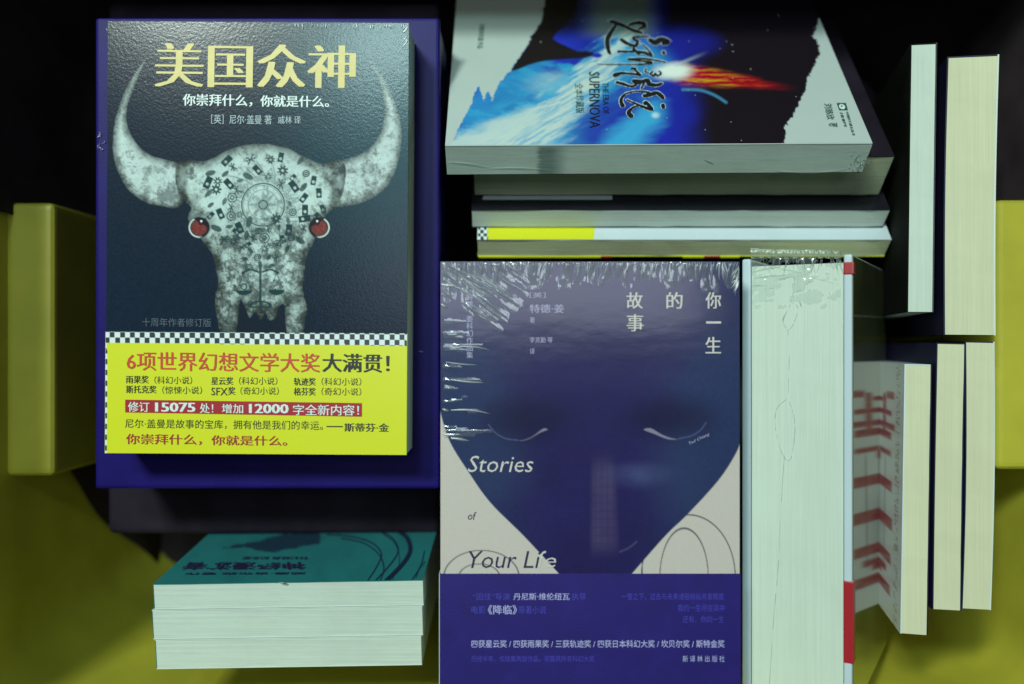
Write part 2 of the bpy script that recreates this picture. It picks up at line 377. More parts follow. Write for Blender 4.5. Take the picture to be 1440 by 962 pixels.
slab('case_body', V(p.x, p.y, bz+.0002), V(q.x-p.x, 0, 0), V(0, q.y-p.y, 0), V(0, 0, -.0255-bz-.0002), M['bluecase'], cs, bevel=.003, seg=3)
slab('case_lid', V(p.x-.0006, p.y-.0006, -.0253), V(q.x-p.x+.0012, 0, 0), V(0, q.y-p.y+.0012, 0), V(0, 0, .0053), M['bluecase'], cs, bevel=.002, seg=3)

pc_ = (V(0, 0, -.0199), V(0, 0, 1)); it0 = []
FILM_GLINTS = [(137+random.uniform(0, 9), random.choice((188, 192, 203, 208, 212))+random.uniform(-4, 4)) for _ in range(16)]

# ------------------------------------------------------------------ horned-skull book, lying face up on the blue case
zA = CZ-.4405
O = W(148, 637, .4405); TLc = W(152, 30, .4405); TRc = W(575, 32, .4405)
M['skullprint'] = attrmat('skull_cover_print', .65, .38, .19, .35, 1300, .06, .0003, coatbump=(800, .17, .0003, (1, 1, 1)))
wv = V(1, 0, 0)*(TRc.x-TLc.x); hv = V(0, 1, 0)*(TLc.y-O.y)
rot = Matrix.Rotation(math.radians(-.35), 3, 'Z')
wv = rot@wv; hv = rot@hv
bk, cov = book('banded_book', 'dark book with horned skull cover and yellow paper band, on the blue case', TLc+wv, -hv, V(0, 0, -.0288), -wv,
    pages=M['pg_white_v'], front=M['darkcover'], back=M['darkcover'], ct=.0006, nL=1, rough=0)
plA = (V(0, 0, zA), V(0, 0, 1))

HL = spline([(207, 80), (193, 112), (181, 145), (179, 170), (190, 198), (212, 218), (250, 229), (262, 250), (255, 290), (228, 291), (200, 283), (176, 262), (161, 230), (158, 195), (165, 155), (181, 115)], 5, True)
HR = spline([(515, 80), (532, 112), (540, 145), (539, 172), (528, 198), (508, 216), (475, 228), (462, 250), (470, 288), (492, 290), (520, 281), (545, 262), (559, 232), (565, 197), (560, 155), (543, 115)], 5, True)
HD = spline([(247, 232), (262, 224), (290, 226), (318, 211), (345, 203), (375, 202), (405, 208), (430, 222), (456, 230), (476, 224), (488, 236), (484, 268), (476, 290), (462, 300), (450, 318), (440, 344),
    (431, 362), (428, 388), (426, 408), (432, 430), (430, 448), (424, 470), (403, 470), (400, 432), (394, 430), (388, 446), (379, 451), (373, 441), (367, 452), (358, 441), (350, 449), (342, 430), (338, 425), (333, 470), (312, 470), (303, 442), (302, 420), (306, 398), (303, 380), (297, 357), (286, 342), (270, 322), (264, 305), (268, 292), (256, 280), (247, 260)], 3, True)
_r = random.Random(3); MARKS = []
for k in range(260):
    a = _r.uniform(0, 2*math.pi); rr = _r.uniform(38, 90)
    cx, cy = 367+rr*math.cos(a), 282+rr*.80*math.sin(a)
    if cy > 345 or cy < 214+abs(cx-367)*.2: continue
    if any(math.hypot(cx-m[1], cy-m[2]) < 11.5 for m in MARKS): continue
    MARKS.append((_r.choice('bbroxlg'), cx, cy, _r.uniform(5, 8.5), _r.uniform(0, 3.1)))
for cx, cy, kd in ((352, 352, 'o'), (372, 350, 'g'), (386, 345, 'g'), (362, 362, 'r'), (340, 348, 'x'), (398, 336, 'b'), (366, 372, 'o'), (356, 335, 'x'), (378, 362, 'l'), (344, 364, 'l'), (388, 362, 'x'), (328, 340, 'g'), (404, 350, 'o'), (410, 334, 'r'), (332, 326, 'b'), (372, 336, 'l'), (350, 376, 'r'), (381, 374, 'o')):
    MARKS.append((kd, cx, cy, 5.5, _r.uniform(0, 3)))
def skull(x, y):
    n = fbm(x, y, 3.0, 5, 3); c = np.zeros(x.shape+(3,)); c[:] = (.006, .016, .034); c *= (.75+.5*n)[..., None]
    lf = sm(300, 575, x)*sm(470, 150, y); c = c+lf[..., None]*np.array((.006, .045, .052))  # teal sheen towards the upper right, put into the base colour
    wx = x+6*(fbm(x, y, 14, 31)-.5); wy = y+6*(fbm(x, y, 14, 47)-.5)
    mo = fbm(x, y, 26, 9, 5, .62); m2 = fbm(x, y, 7, 77, 4, .6); st = fbm(x, y*.35, 5, 13, 3)
    dh = np.maximum(sd(wx*.4+x*.6, wy*.4+y*.6, HL), sd(wx*.4+x*.6, wy*.4+y*.6, HR)); dd = sd(wx*.5+x*.5, wy*.5+y*.5, HD)
    # horns: smoother bone, darker along the lower rim and near the head
    hb = .62*(.80+.30*mo)*(1-.62*sm(.50, .78, fbm(x, y, 12, 71, 6, .78)+.16*sm(200, 285, y)))*(.86+.28*fbm(x, y, 4, 98, 3, .8)); hb *= .20+.80*sm(-1, 13, dh+5*(m2-.5))
    xa = np.abs(x-364); hb *= 1-.75*sm(122, 108, xa+7*(m2-.5))
    cr_ = 1-.5*sm(1.0, .2, np.abs(fbm(x, y, 16, 91)-.5)*60)*sm(.45, .6, mo); hb *= cr_
    c = mix(c, (0, 0, 0), sm(0, 1.4, dh)); c += (hb*sm(0, 1.4, dh))[..., None]*np.array((.86, 1.06, 1.03))
    # head
    ry = (y-200)/270; v = .80*(.62+.62*mo)
    g_ = fbm(x, y, 15, 57, 6, .78); v *= 1-.78*sm(.40, .70, g_+.07*sm(300, 350, y)-.09*sm(325, 290, y)*sm(96, 80, np.abs(x-366))+.05*sm(84, 100, xa)); v *= .80+.4*fbm(x, y, 4, 88, 3, .8)
    v *= .20+.80*sm(-2, 20, dd+9*(m2-.5))
    v *= 1-.85*sm(118, 100, xa)*sm(96, 108, xa)*(.5+.8*st)
    v *= 1-.45*sm(20, 9, np.hypot((x-284)*.8, y-313))-.45*sm(20, 9, np.hypot((x-446)*.8, y-313))
    v *= 1-.55*sm(.9, .15, np.abs(fbm(x, y, 22, 63, 4)-.5)*40)*sm(300, 350, y)
    v *= 1-.5*sm(9, 2, np.abs(x-364-8*(mo-.5)))*sm(395, 440, y)
    v = np.clip(v, .008, .80)*.80
    hm = sm(0, 1.6, dd); c = mix(c, (0, 0, 0), hm); c += (v*hm)[..., None]*np.array((.84, 1.07, 1.02))
    # dark gap between jaw and cheek bones
    for pts in ([(336, 428), (345, 432), (352, 450), (366, 455), (380, 451), (388, 447), (398, 428), (404, 470), (332, 470)],):
        c = mix(c, (.008, .016, .03), sm(-1, 1.5, sd(x, y, pts)))
    # ink ornaments
    k_ = np.zeros_like(x)
    def ln(d, w=.8, a=.85):
        nonlocal k_; k_ = np.maximum(k_, a*sm(w+.7, w-.3, d))
    # sunburst medallion: ring, rays, small star (plain ornament)
    cx, cy = 370, 288; rd = np.hypot(x-cx, y-cy); an = np.arctan2(y-cy, x-cx)
    ln(np.abs(rd-30), .8); ln(np.abs(rd-27.5), .3, .6)
    fe = np.abs(np.sin(an*9+rd*.10)); k_ = np.maximum(k_, .55*sm(.35, .0, fe)*sm(31, 33, rd)*sm(66+10*np.sin(an*7), 50, rd)*(y < 330))
    k_ = np.maximum(k_, .35*sm(31, 33, rd)*sm(62, 40, rd)*sm(.4, .62, fbm(an*12, rd*.25, 1, 5)))
    sa = np.abs(((an+math.pi/2) % (2*math.pi/8))-math.pi/8); k_ = np.maximum(k_, .6*sm(0, 1.4, 9+13*(sa/(math.pi/8))**2-rd)*(.35+.65*m2)); ln(np.abs(rd-6), .8); ln(np.abs(rd-21), .3, .6)
    k_ = np.maximum(k_, .45*(rd < 27)*sm(.5, .7, fbm(x, y, 4, 8)))
    for q_ in range(26):
        aq = q_*2*math.pi/26+.1; r0, r1 = 32, 46+8*math.sin(q_*2.3); ux, uy = math.cos(aq), math.sin(aq); w_ = (x-cx)*ux+(y-cy)*uy; p_ = -(x-cx)*uy+(y-cy)*ux; tt_ = (w_-r0)/(r1-r0)
        lf_ = np.abs(p_)-3.6*np.sin(np.pi*np.clip(tt_, 0, 1)); ok_ = (tt_ > 0)&(tt_ < 1); k_ = np.maximum(k_, .55*ok_*sm(1.0, .2, np.abs(lf_))); k_ = np.maximum(k_, .40*ok_*(lf_ < 0)*(np.sin(w_*2.2) > .1))
    for kd, mx_, my_, s_, a_ in MARKS:
        u = (x-mx_)*math.cos(a_)+(y-my_)*math.sin(a_); v_ = -(x-mx_)*math.sin(a_)+(y-my_)*math.cos(a_); r_ = np.hypot(u, v_)
        near = r_ < 16
        if kd == 'b': k_ = np.maximum(k_, .92*near*sm(.6, -.4, np.maximum(np.abs(u)-s_, np.abs(v_)-s_*.55))*(1-.9*sm(2.6, 1.6, np.hypot(u-s_*.3, v_))))
        if kd == 'r': ln(np.where(near, np.abs(r_-s_*.8), 99), .7); ln(np.where(near, np.abs(r_-s_*.35), 99), .6)
        if kd == 'o': k_ = np.maximum(k_, .8*near*sm(.5, -.5, np.hypot(u/s_, v_/(s_*.5))*4-4))
        if kd == 'x': ln(np.where(near, np.minimum(seg(u, v_, (-s_, 0), (s_, 0)), np.minimum(seg(u, v_, (0, -s_*.8), (0, s_*.8)), seg(u, v_, (-s_*.6, -s_*.6), (s_*.6, s_*.6)))), 99), .7)
        if kd == 'l': k_ = np.maximum(k_, .75*near*sm(.5, -.5, np.abs(v_)-s_*.45*np.clip(1-(u/s_)**2, 0, 1))*(np.abs(u) < s_))
        if kd == 'g': k_ = np.maximum(k_, .85*near*sm(.8, -.4, r_-s_*.75-1.2*np.sign(np.sin(8*np.arctan2(v_, u))))*sm(1.2, 2.4, r_))
    # balance
    ln(pline(x, y, [(366, 378), (366, 428)]), 1.5); ln(pline(x, y, spline([(341, 384), (352, 379), (366, 383), (380, 379), (391, 384)], 4)), 1.2)
    for bx_ in (343, 389):
        ln(pline(x, y, [(bx_, 384), (bx_-10, 409)]), .4, .7); ln(pline(x, y, [(bx_, 384), (bx_+10, 409)]), .4, .7)
        k_ = np.maximum(k_, .9*sm(.6, -.6, np.hypot((x-bx_)/11, (y-409)/6)*6-6)*(y > 408))
    ln(np.abs(np.hypot(x-343, y-403)-4), .7); aa = np.arctan2(y-402, x-389); ln(np.abs(np.hypot(x-389, y-402)-7-2.2*np.sin(9*aa))*(y < 409)+9*(y >= 409), .6)
    ln(np.abs(np.hypot((x-366)/14, (y-430)/6)-1)*6*(y < 432)+9*(y >= 432), .9); ln(seg(x, y, (351, 432), (381, 432)), 1)
    hmi = hm*sm(.0, .12, v*1.0+.05)
    c = mix(c, (.012, .045, .052), np.clip(k_*1.1, 0, 1)*hmi)
    # eyes
    for ex, s_ in ((280, -1), (449, 1)):
        r_ = np.hypot((x-ex), (y-320)*1.02); up = sm(-1, 1, (y-320)+.62*s_*(x-ex)+7.5)
        r_ = r_*1.14; dsk = sm(18.5, 16, r_)
        c = mix(c, (.012, .010, .02), dsk)
        cres = sm(1.7, .6, np.abs(r_-15.6))*up*sm(-9, -3, (x-ex)*s_-(y-320)*.3)
        c = mix(c, (.62, .72, .68), cres*.95)
        ir = sm(14, 12.5, r_)*up; ra = fbm(np.arctan2(y-320, x-ex)*14, r_*.25, 1.2, 5)
        cc = np.zeros_like(c); ed_ = sm(15, 5, r_); cc[..., 0] = (.06+.30*ra)*(.5+.5*ed_); cc[..., 1] = .012+.09*ra*ra; cc[..., 2] = .014+.07*ra*ra
        f = ir[..., None]; c = c*(1-f)+cc*f
        c = mix(c, (.03, .01, .02), sm(5, 3.2, np.hypot(x-ex+3*s_, y-313))*up*.9)
        c = mix(c, (.9, .9, .9), sm(2, 1, np.hypot(x-ex+3*s_, y-311)))
    return c
cn = lambda a, b: [hit(*a, plA), hit(*b, plA)]
tl, tr, br_, bl = TLc, TLc+wv, TLc+wv-hv, TLc-hv
sheet('cover_print', None, 400, 580, skull, plA, M['skullprint'], cov, .00012, (tl, tr, br_, bl))
text('title_lettering', '美国众神', ((218, 60), (501, 64), (500, 124), (217, 122)), plA, M['i_yel'], cov, -.012, .040)
for i, (s, q_) in enumerate((('你崇拜什么，', R(257, 132, 355, 149, 1)), ('你就是什么。', R(366, 134, 463, 150, 1)))):
    text('motto_lettering', s, q_, plA, M['i_white'], cov, .004, .018)
text('author_lettering', '［英］尼尔·盖曼 著', R(297, 161, 382, 174, 1), plA, M['i_grey'], cov, .0, .012)
text('author_lettering', '戚林 译', R(391, 163, 423, 174, 0), plA, M['i_grey'], cov, .0, .012)
text('edition_lettering', '十周年作者修订版', R(200, 447, 297, 459, 1), plA, M['i_dim'], cov)
# paper band
M['band'] = attrmat('band_print', .38, .35, .2, .15, 700)
def band(x, y):
    dy = (x-148)*.0105; yy = y-dy-466.5; c = np.zeros(x.shape+(3,)); c[:] = (.66, .69, .010)
    ck = ((np.floor((x-147.5)/7.02)+np.floor(yy/7.6)) % 2) == 0
    top = yy < 15.4
    kk = np.where(ck[..., None], (.70, .80, .78), (.014, .02, .035)); c = np.where(top[..., None], kk, c)
    left = (x-(148+(y-481)*.004*0) < 2.6)&(~top); k2 = (np.floor(yy/7.6) % 2 == 0); kk2 = np.where(k2[..., None], (.70, .80, .78), (.014, .02, .035))
    return np.where(left[..., None], kk2, c)
ym = 1.0
f0 = (466.5-30)/607.; f1 = 1.0
b0, b1 = TLc-hv*f0, TLc+wv-hv*f0; c0, c1 = TLc-hv, TLc+wv-hv
bslab = slab('paper_band', b0+V(-.0002, 0, .0002)-hv*.0, wv+V(.0004, 0, 0), V(0, 0, .0001), (c0-b0)+V(0, -.0001, 0), M['yellow'], bk)
plB = (V(0, 0, zA+.0003), V(0, 0, 1))
sheet('band_print', None, 430, 180, band, plB, M['band'], bslab, .00012, tuple(p+V(0, 0, .0003) for p in (b0, b1, c1, c0)))
e2 = .0004
def bt_(nm, s, q_, m, **k): return text(nm, s, q_, plB, M[m], bslab, e=.00038, **k)
bt_('headline_lettering', '6项世界幻想文学大奖', R(178, 494, 450, 521, 3), 'i_red', serif=.016)
bt_('headline_lettering', '大满贯！', R(453, 497, 548, 523, 1), 'i_black', serif=.03)
for x0, x1, y0, s, m, b in ((177, 209, 528, '雨果奖', 'i_black', .012), (217, 270, 529, '（科幻小说）', 'i_olive', 0), (297, 328, 530, '星云奖', 'i_black', .012), (336, 390, 530, '（科幻小说）', 'i_olive', 0),
    (413, 444, 531, '轨迹奖', 'i_black', .012), (452, 508, 531, '（科幻小说）', 'i_olive', 0), (177, 220, 542, '斯托克奖', 'i_black', .012), (228, 284, 543, '（惊悚小说）', 'i_olive', 0),
    (297, 320, 545, 'SFX', 'i_black', .005), (320.5, 331, 544, '奖', 'i_black', .012), (338, 392, 544, '（奇幻小说）', 'i_olive', 0), (413, 444, 545, '格芬奖', 'i_black', .012), (452, 508, 545, '（奇幻小说）', 'i_olive', 0)):
    bt_('award_lettering', s, R(x0, y0, x1, y0+11, .3), m, serif=b*1.6)
poly('red_bar', [(176, 562), (509, 567), (509, 586), (176, 580)], plB, M['redb'], bslab, .00026)
for x0, x1, y0, y1, s, b in ((180, 210, 565, 579, '修订', .01), (218, 275, 566, 579, '15075', .03), (281, 300, 567, 581, '处！', .01), (312, 342, 568, 581, '增加', .01), (350, 406, 568, 581, '12000', .03), (412, 505, 569, 584, '字全新内容！', .01)):
    bt_('bar_lettering', s, R(x0, y0, x1, y1, .4), 'i_white', serif=b*1.3)
bt_('quote_lettering', '尼尔·盖曼是故事的宝库，拥有他是我们的幸运。', R(176, 589, 454, 602, 3), 'i_olive')
bt_('quote_lettering', '——', R(459, 599, 482, 600.5, .2), 'i_black', bold=.01)
bt_('quote_lettering', '斯蒂芬·金', R(484, 595, 547, 607, .5), 'i_black', serif=.022)
bt_('quote_lettering', '你崇拜什么，', R(177, 610, 284, 625, 1), 'i_dred', serif=.015); bt_('quote_lettering', '你就是什么。', R(297, 612, 404, 626, 1), 'i_dred', serif=.015)

# ------------------------------------------------------------------ film wrinkles
def wrinkles(name, items, fn, m, parent):
    """items: (x0,y0,x1,y1,width,height) in photo pixels; each is a raised, tapered fold of film"""
    vs, fs = [], []; b = base(parent)
    for x0, y0, x1, y1, wd, ht in items:
        dx, dy = x1-x0, y1-y0; l = math.hypot(dx, dy) or 1; nx, ny = -dy/l, dx/l; n = 6; i0 = len(vs); cv = random.uniform(-.06, .06)*l
        for k in range(n+1):
            t = k/n; s = math.sin(math.pi*min(1, t*.9+.1))**.8; cx, cy = x0+dx*t+nx*cv*math.sin(math.pi*t), y0+dy*t+ny*cv*math.sin(math.pi*t)
            for o_, h_ in ((-1, 0), (-.35, .8), (.25, 1), (1, 0)):
                vs.append(fn(cx+nx*wd*s*o_, cy+ny*wd*s*o_, .0004+ht*s*h_))
        for k in range(n):
            for j in range(3): a = i0+k*4+j; fs.append((a, a+1, a+5, a+4))
    return tag(mesh(name, vs, fs, m, parent, True), kind='stuff')
def on(pl): return lambda x, y, h: hit(x, y, lift(pl, h))
it = []
for k in range(26):
    x = random.uniform(415, 572); it.append((x, 32.5, x+random.uniform(-2, 3), 36+random.uniform(2, 9), random.uniform(.5, 1.1), .0003))
for k in range(12):
    y = random.uniform(34, 60); it.append((574, y, 574-random.uniform(3, 10), y+random.uniform(4, 14), .8, .0003))
wrinkles('shrink_film', it, on(plA), M['film'], bk)

wrinkles('shrink_film', [(x, y, x+random.uniform(-5, 5), y+random.uniform(-4, 4), random.uniform(.4, 1.1), .0006) for x, y in FILM_GLINTS]+[(149, 39, 153, 45, .8, .0006), (153, 38, 158, 45, .7, .0006), (589, 494, 596, 494.5, .8, .0006)], on(pc_), M['film'], cs)
# ------------------------------------------------------------------ mask-cover book, lying face up, bottom middle
zB = CZ-.430; plS = (V(0, 0, zB), V(0, 0, 1))
stl, str_, sbl = W(619.5, 368, .43), W(1040, 367, .43), W(621.5, 967, .43)
wS = V(str_.x-stl.x, 0, 0); hS = V(0, stl.y-sbl.y, 0)
M['maskprint'] = attrmat('mask_cover_print', .5, 1.0, .14, .25, 1100, spec=.12, coatbump=(30, .15, .0012, (.7, 1.4, 1)))
bs, cs_ = book('wrapped_book', 'shrink-wrapped book with a violet mask-shaped cover and a blue paper band, lower middle', stl+wS, -hS, V(0, 0, -.030), -wS,
    pages=M['pg_white_v'], front=M['whitep'], back=M['whitep'], ct=.0006, nL=1, rough=0)
BL = spline([(618, 560), (619, 580), (632, 621), (657, 662), (689, 707), (737, 755), (790, 812)], 6)
BR = spline([(885, 812), (935, 755), (967, 724), (1009, 678), (1032, 644), (1042, 620), (1044, 590)], 6)
MASK = [(600, 340)]+BL+BR+[(1060, 340)]
def mask(x, y):
    c = np.zeros(x.shape+(3,)); n = fbm(x, y, 90, 4, 4); n2 = fbm(x, y, 3, 6, 3); c[:] = (.57, .51, .47); c *= (.97+.06*n2)[..., None]
    # thin hand-drawn arcs on the pale paper
    k = np.zeros_like(x)
    def ln(d, w=.55):
        nonlocal k; k = np.maximum(k, sm(w+.8, w-.3, d))
    ln(np.abs(np.hypot((x-677)/53, (y-812)/38)-1)*44); ln(np.abs(np.hypot((x-674)/29, (y-812)/19)-1)*24)
    ln(np.abs(np.hypot((x-962)/34, (y-812)/69)-1)*40); ln(np.abs(np.hypot((x-968)/66, (y-812)/88)-1)*70)
    ln(np.abs(x-903.5-.5*np.sin(y*.1)))
    c = mix(c, (.03, .025, .05), k*.85)
    d = sd(x, y, MASK); m = np.zeros_like(c); m[:] = (.016, .012, .080); m *= (.72+.6*n)[..., None]
    edge = sm(230, 60, np.minimum(x-600, 1060-x)*1.2)*sm(420, 560, y)+.7*sm(190, 40, np.minimum(x-600, 1050-x)*1.4)
    m = mix(m, (.026, .060, .125), np.clip(edge*(.4+.9*fbm(x, y, 60, 21)), 0, 1)*.45)
    m = mix(m, (.04, .034, .12), sm(560, 400, y)*.3)
    m *= (.88+.24*n2)[..., None]
    # printed bridge of light with a fine grid
    g = np.minimum(np.abs(((x-833+.0) % 8.6)-4.3), np.abs((y % 11.5)-5.7)); xl, xr = 833+(y-640)*-.01, 862+(y-640)*.04
    f = sm(-5, 5, x-xl)*sm(7, -6, x-xr)*sm(632, 668, y)*sm(790, 755, y)*(.30+.45*fbm(x, y, 22, 3)); m = mix(m, (.10, .075, .17), f*.8)
    m = mix(m, (.008, .007, .035), .7*sm(75, 10, np.hypot((x-745)*.75, (y-588)*1.6))+0*x); m = mix(m, (.008, .007, .035), .7*sm(75, 10, np.hypot((x-940)*.75, (y-588)*1.6))); m = mix(m, (.030, .045, .12), .45*sm(60, 0, np.hypot((x-700)*.8, (y-660)*.9))); m = mix(m, (.030, .045, .12), .45*sm(70, 0, np.hypot((x-950), (y-665)*.8))); m *= (1-.35*f*sm(1.1, .3, g))[..., None]
    f = .55*sm(55, 0, np.hypot((x-900)*.8, (y-668)*2.2))*(.5+fbm(x, y, 25, 8)); m = mix(m, (.07, .085, .22), np.clip(f, 0, 1))
    m = mix(m, (.10, .09, .22), .5*sm(2.5, 0, pline(x, y, spline([(872, 776), (885, 770), (895, 762)], 4))))
    # two narrow slits of light
    for P in (spline([(722, 617), (733, 619), (748, 613.5), (764, 602), (771, 604.5), (760, 609), (745, 617.5), (733, 620.5)], 3, True), spline([(904, 604.5), (915, 601.5), (930, 610), (944, 615.5), (958, 618), (940, 618.5), (920, 611)], 3, True)):
        m = mix(m, (.26, .23, .32), sm(-.2, 1.6, sd(x, y, P))*.9)
    for P in ([(687, 597), (697, 609), (712, 617), (728, 619)], [(955, 617), (972, 613), (985, 605), (993, 594)]):
        m = mix(m, (.12, .13, .30), .55*sm(1.5, .2, pline(x, y, spline(P, 5))))
    return np.where((d > 0)[..., None], mix(c, (0, 0, 0), sm(0, 1, d))+m*sm(0, 1, d)[..., None], c)
cS = (stl, stl+wS, stl+wS-hS, stl-hS)
sheet('cover_print', None, 360, 500, mask, plS, M['maskprint'], cs_, .00012, cS)
def ts(nm, s, q_, m, **k): return text(nm, s, q_, plS, M[m], cs_, **k)
for s, x0, y0, x1, y1 in (('故', 881, 411, 904, 434), ('事', 881, 442, 905, 466), ('的', 937, 411, 960, 434), ('你', 992, 411, 1014, 434), ('一', 993, 452, 1014, 455), ('生', 992, 474, 1014, 497)):
    ts('title_lettering', s, R(x0, y0, x1, y1), 'i_beige', serif=.016)
for k, s in enumerate('特德·姜科幻作品集'):
    y0 = 413+k*10.2
    ts('series_lettering', s, R(656, y0+(4 if s == '·' else 0), 665 if s != '·' else 658, y0+(6 if s == '·' else 9.4)) if s != '·' else R(659.5, y0+3.5, 661.5, y0+5.5), 'i_mauve')
ts('author_lettering', '特德·姜', R(745, 428, 793, 440), 'i_mauve', serif=.01)
ts('author_lettering', '［美］', R(745, 411, 767, 419), 'i_mauve'); ts('author_lettering', '著', R(745, 446, 752, 454), 'i_mauve')
ts('author_lettering', '李克勤 等', R(745, 474, 777, 482), 'i_mauve'); ts('author_lettering', '译', R(745, 490, 752, 498), 'i_mauve')
ts('english_lettering', 'Stories', R(658, 641, 750, 664), 'i_beige', shear=.22, bold=-.004)
ts('english_lettering', 'of', R(658, 720, 670, 731), 'i_navy', shear=.22)
ts('english_lettering', 'Your Li', R(659, 775, 760, 799), 'i_navy', shear=.22, bold=-.004)
ts('english_lettering', 'f', R(757, 775, 768, 798), 'i_beige', shear=.22, bold=-.004); ts('english_lettering', 'e', R(766, 784, 782, 798), 'i_beige', shear=.22, bold=-.004)
ts('name_lettering', 'Ted Chiang', ((968, 622), (997, 608), (998, 613), (970, 627)), 'i_mauve', shear=.2)
# blue band
M['bandblue'] = simple('blue_band_print', (.018, .010, .15), .42, .3, .2, var=.12, vs=70, bump=.25, bs_=900)
fB = (806.5-368)/599.
bb = slab('paper_band', stl-hS*fB+V(-.0004, 0, .0002), wS+V(.0008, 0, 0), V(0, 0, .0002), -hS*(1-fB)+V(0, 0, 0), M['bandblue'], bs)
slab('band_fold', stl-hS*fB+V(-.0007, 0, .0001), V(.0003, 0, 0), V(0, 0, -.030), -hS*(1-fB), M['whitep'], bs)
plC = (V(0, 0, zB+.0004), V(0, 0, 1))
def tb(nm, s, q_, m, **k): return text(nm, s, q_, plC, M[m], bb, e=.0001, **k)
tb('band_lettering', '“因佳”导演', R(665, 834, 717, 844), 'i_blue'); tb('band_lettering', '丹尼斯·维伦纽瓦', R(722, 834, 801, 844), 'i_pale', serif=.01); tb('band_lettering', '执导', R(804, 834, 824, 844), 'i_blue')
tb('band_lettering', '电影', R(663, 852, 683, 863), 'i_blue'); tb('band_lettering', '《降临》', R(686, 851, 727, 864), 'i_pale', serif=.012); tb('band_lettering', '原著小说', R(729, 852, 768, 863), 'i_blue')
tb('band_lettering', '一瞥之下，过去与未来诸般纷纭并发眼底', R(874, 834, 1018, 844), 'i_blue'); tb('band_lettering', '我的一生尽在其中', R(953, 850, 1019, 860), 'i_blue'); tb('band_lettering', '还有，你的一生', R(960, 866, 1018, 876), 'i_blue')
tb('band_lettering', '四获星云奖 / 四获雨果奖 / 三获轨迹奖 / 四获日本科幻大奖 / 坎贝尔奖 / 斯特金奖', R(663, 900, 1019, 911), 'i_pale', bold=.008)
tb('band_lettering', '历经半年，仅结集两部作品，却赢获所有科幻大奖', R(663, 922, 836, 931), 'i_blue')
tb('band_lettering', '新 译 林 出 版 社', R(960, 922, 1019, 931), 'i_pale')
it = []
for k in range(120):
    x = 622+417*((k+random.random())/120); ln_ = random.uniform(5, 26)*(.8+.4*(x > 900 or x < 760)); it.append((x, 368.5, x+random.uniform(-5, 5)+(x-830)*.012*-1, 369+ln_, random.uniform(.3, 1.0), random.uniform(.0003, .0008)))
for k in range(14):
    t = k/26; x0 = 622+95*t+random.uniform(-3, 3); y0 = 371+14*(1-t)*random.random()+random.uniform(0, 30)*(1-t); l = random.uniform(45, 105)*(1-.2*t); a = math.radians(random.uniform(26, 42)); it.append((x0, y0, min(745, x0+l*math.cos(a)), y0+l*math.sin(a), random.uniform(.5, 1.2), random.uniform(.0004, .0008)))
for y, x0, x1 in ((492, 633, 690), (512, 627, 672), (537, 634, 682), (545, 625, 640), (578, 622, 632), (580, 634, 690), (613, 622, 640), (619, 634, 660), (402, 620, 643), (430, 620, 630)):
    it.append((x0, y-3, x1, y+random.uniform(0, 3), random.uniform(1.2, 2.2), .0007))
for k in range(16):
    y = random.uniform(372, 400); it.append((1039, y, 1039-random.uniform(4, 12), y+random.uniform(6, 22), .9, .0005))
wrinkles('shrink_film', it, on(plS), M['film'], bs)
def film_sheet(name, x0, x1, y0, y1, nx, ny, hf, fn, m, parent):
    X, Y = np.meshgrid(np.linspace(x0, x1, nx), np.linspace(y0, y1, ny)); H = hf(X, Y); keep = H > .00002
    vs = [fn(X[j, i], Y[j, i], .00042+max(0, H[j, i])) for j in range(ny) for i in range(nx)]
    fs = [(j*nx+i, (j+1)*nx+i, (j+1)*nx+i+1, j*nx+i+1) for j in range(ny-1) for i in range(nx-1) if keep[j, i] or keep[j+1, i+1] or keep[j, i+1] or keep[j+1, i]]
    return mesh(name, vs, fs, m, parent, True)
M['film3'] = filmmat('clear_creased_film', .24, .13, (.95, .97, 1))
def head_h(X, Y):
    a = fbm(X+(Y-368)*.25*np.sin(X*.01), Y*.13, 6.0, 5, 2, .5); b_ = fbm(X*.5, Y*.5, 9, 15, 3)
    env = sm(368, 371, Y)*np.clip(1-(Y-370)/(10+38*b_+22*sm(760, 640, X)+10*sm(960, 1030, X)), 0, 1); h = np.clip(a-.36, 0, 1)*env*.0038
    u_ = (X-622)*math.sin(.62)-(Y-371)*math.cos(.62); w_ = (X-622)*math.cos(.62)+(Y-371)*math.sin(.62)
    fan = np.clip(fbm(u_, w_*.12, 5.5, 25, 3, .6)-.46, 0, 1)*sm(130, 60, w_)*sm(-45, -25, u_)*sm(75, 40, u_)*.0045
    side = np.clip(fbm(X*.1+3, Y, 6, 33, 3)-.64, 0, 1)*sm(60+20*np.sin(Y*.2), 5, X-622)*sm(622, 632, X)*sm(440, 500, Y)*sm(640, 600, Y)*.004
    return np.maximum(np.maximum(h, fan*sm(368, 372, Y)), side)
film_sheet('film_sheet', 621.5, 1038.5, 368.5, 640, 420, 190, head_h, on(plS), M['film3'], bs)
# a dark carton underneath carries it
crate_box('supporting_carton', 'dark carton standing on the crate floor directly under the mask-cover book', stl.x+.004, stl.x+.128, -.155, stl.y-.012, -.2155, zB-.0304, M['black'], 'carton', lid=.03)

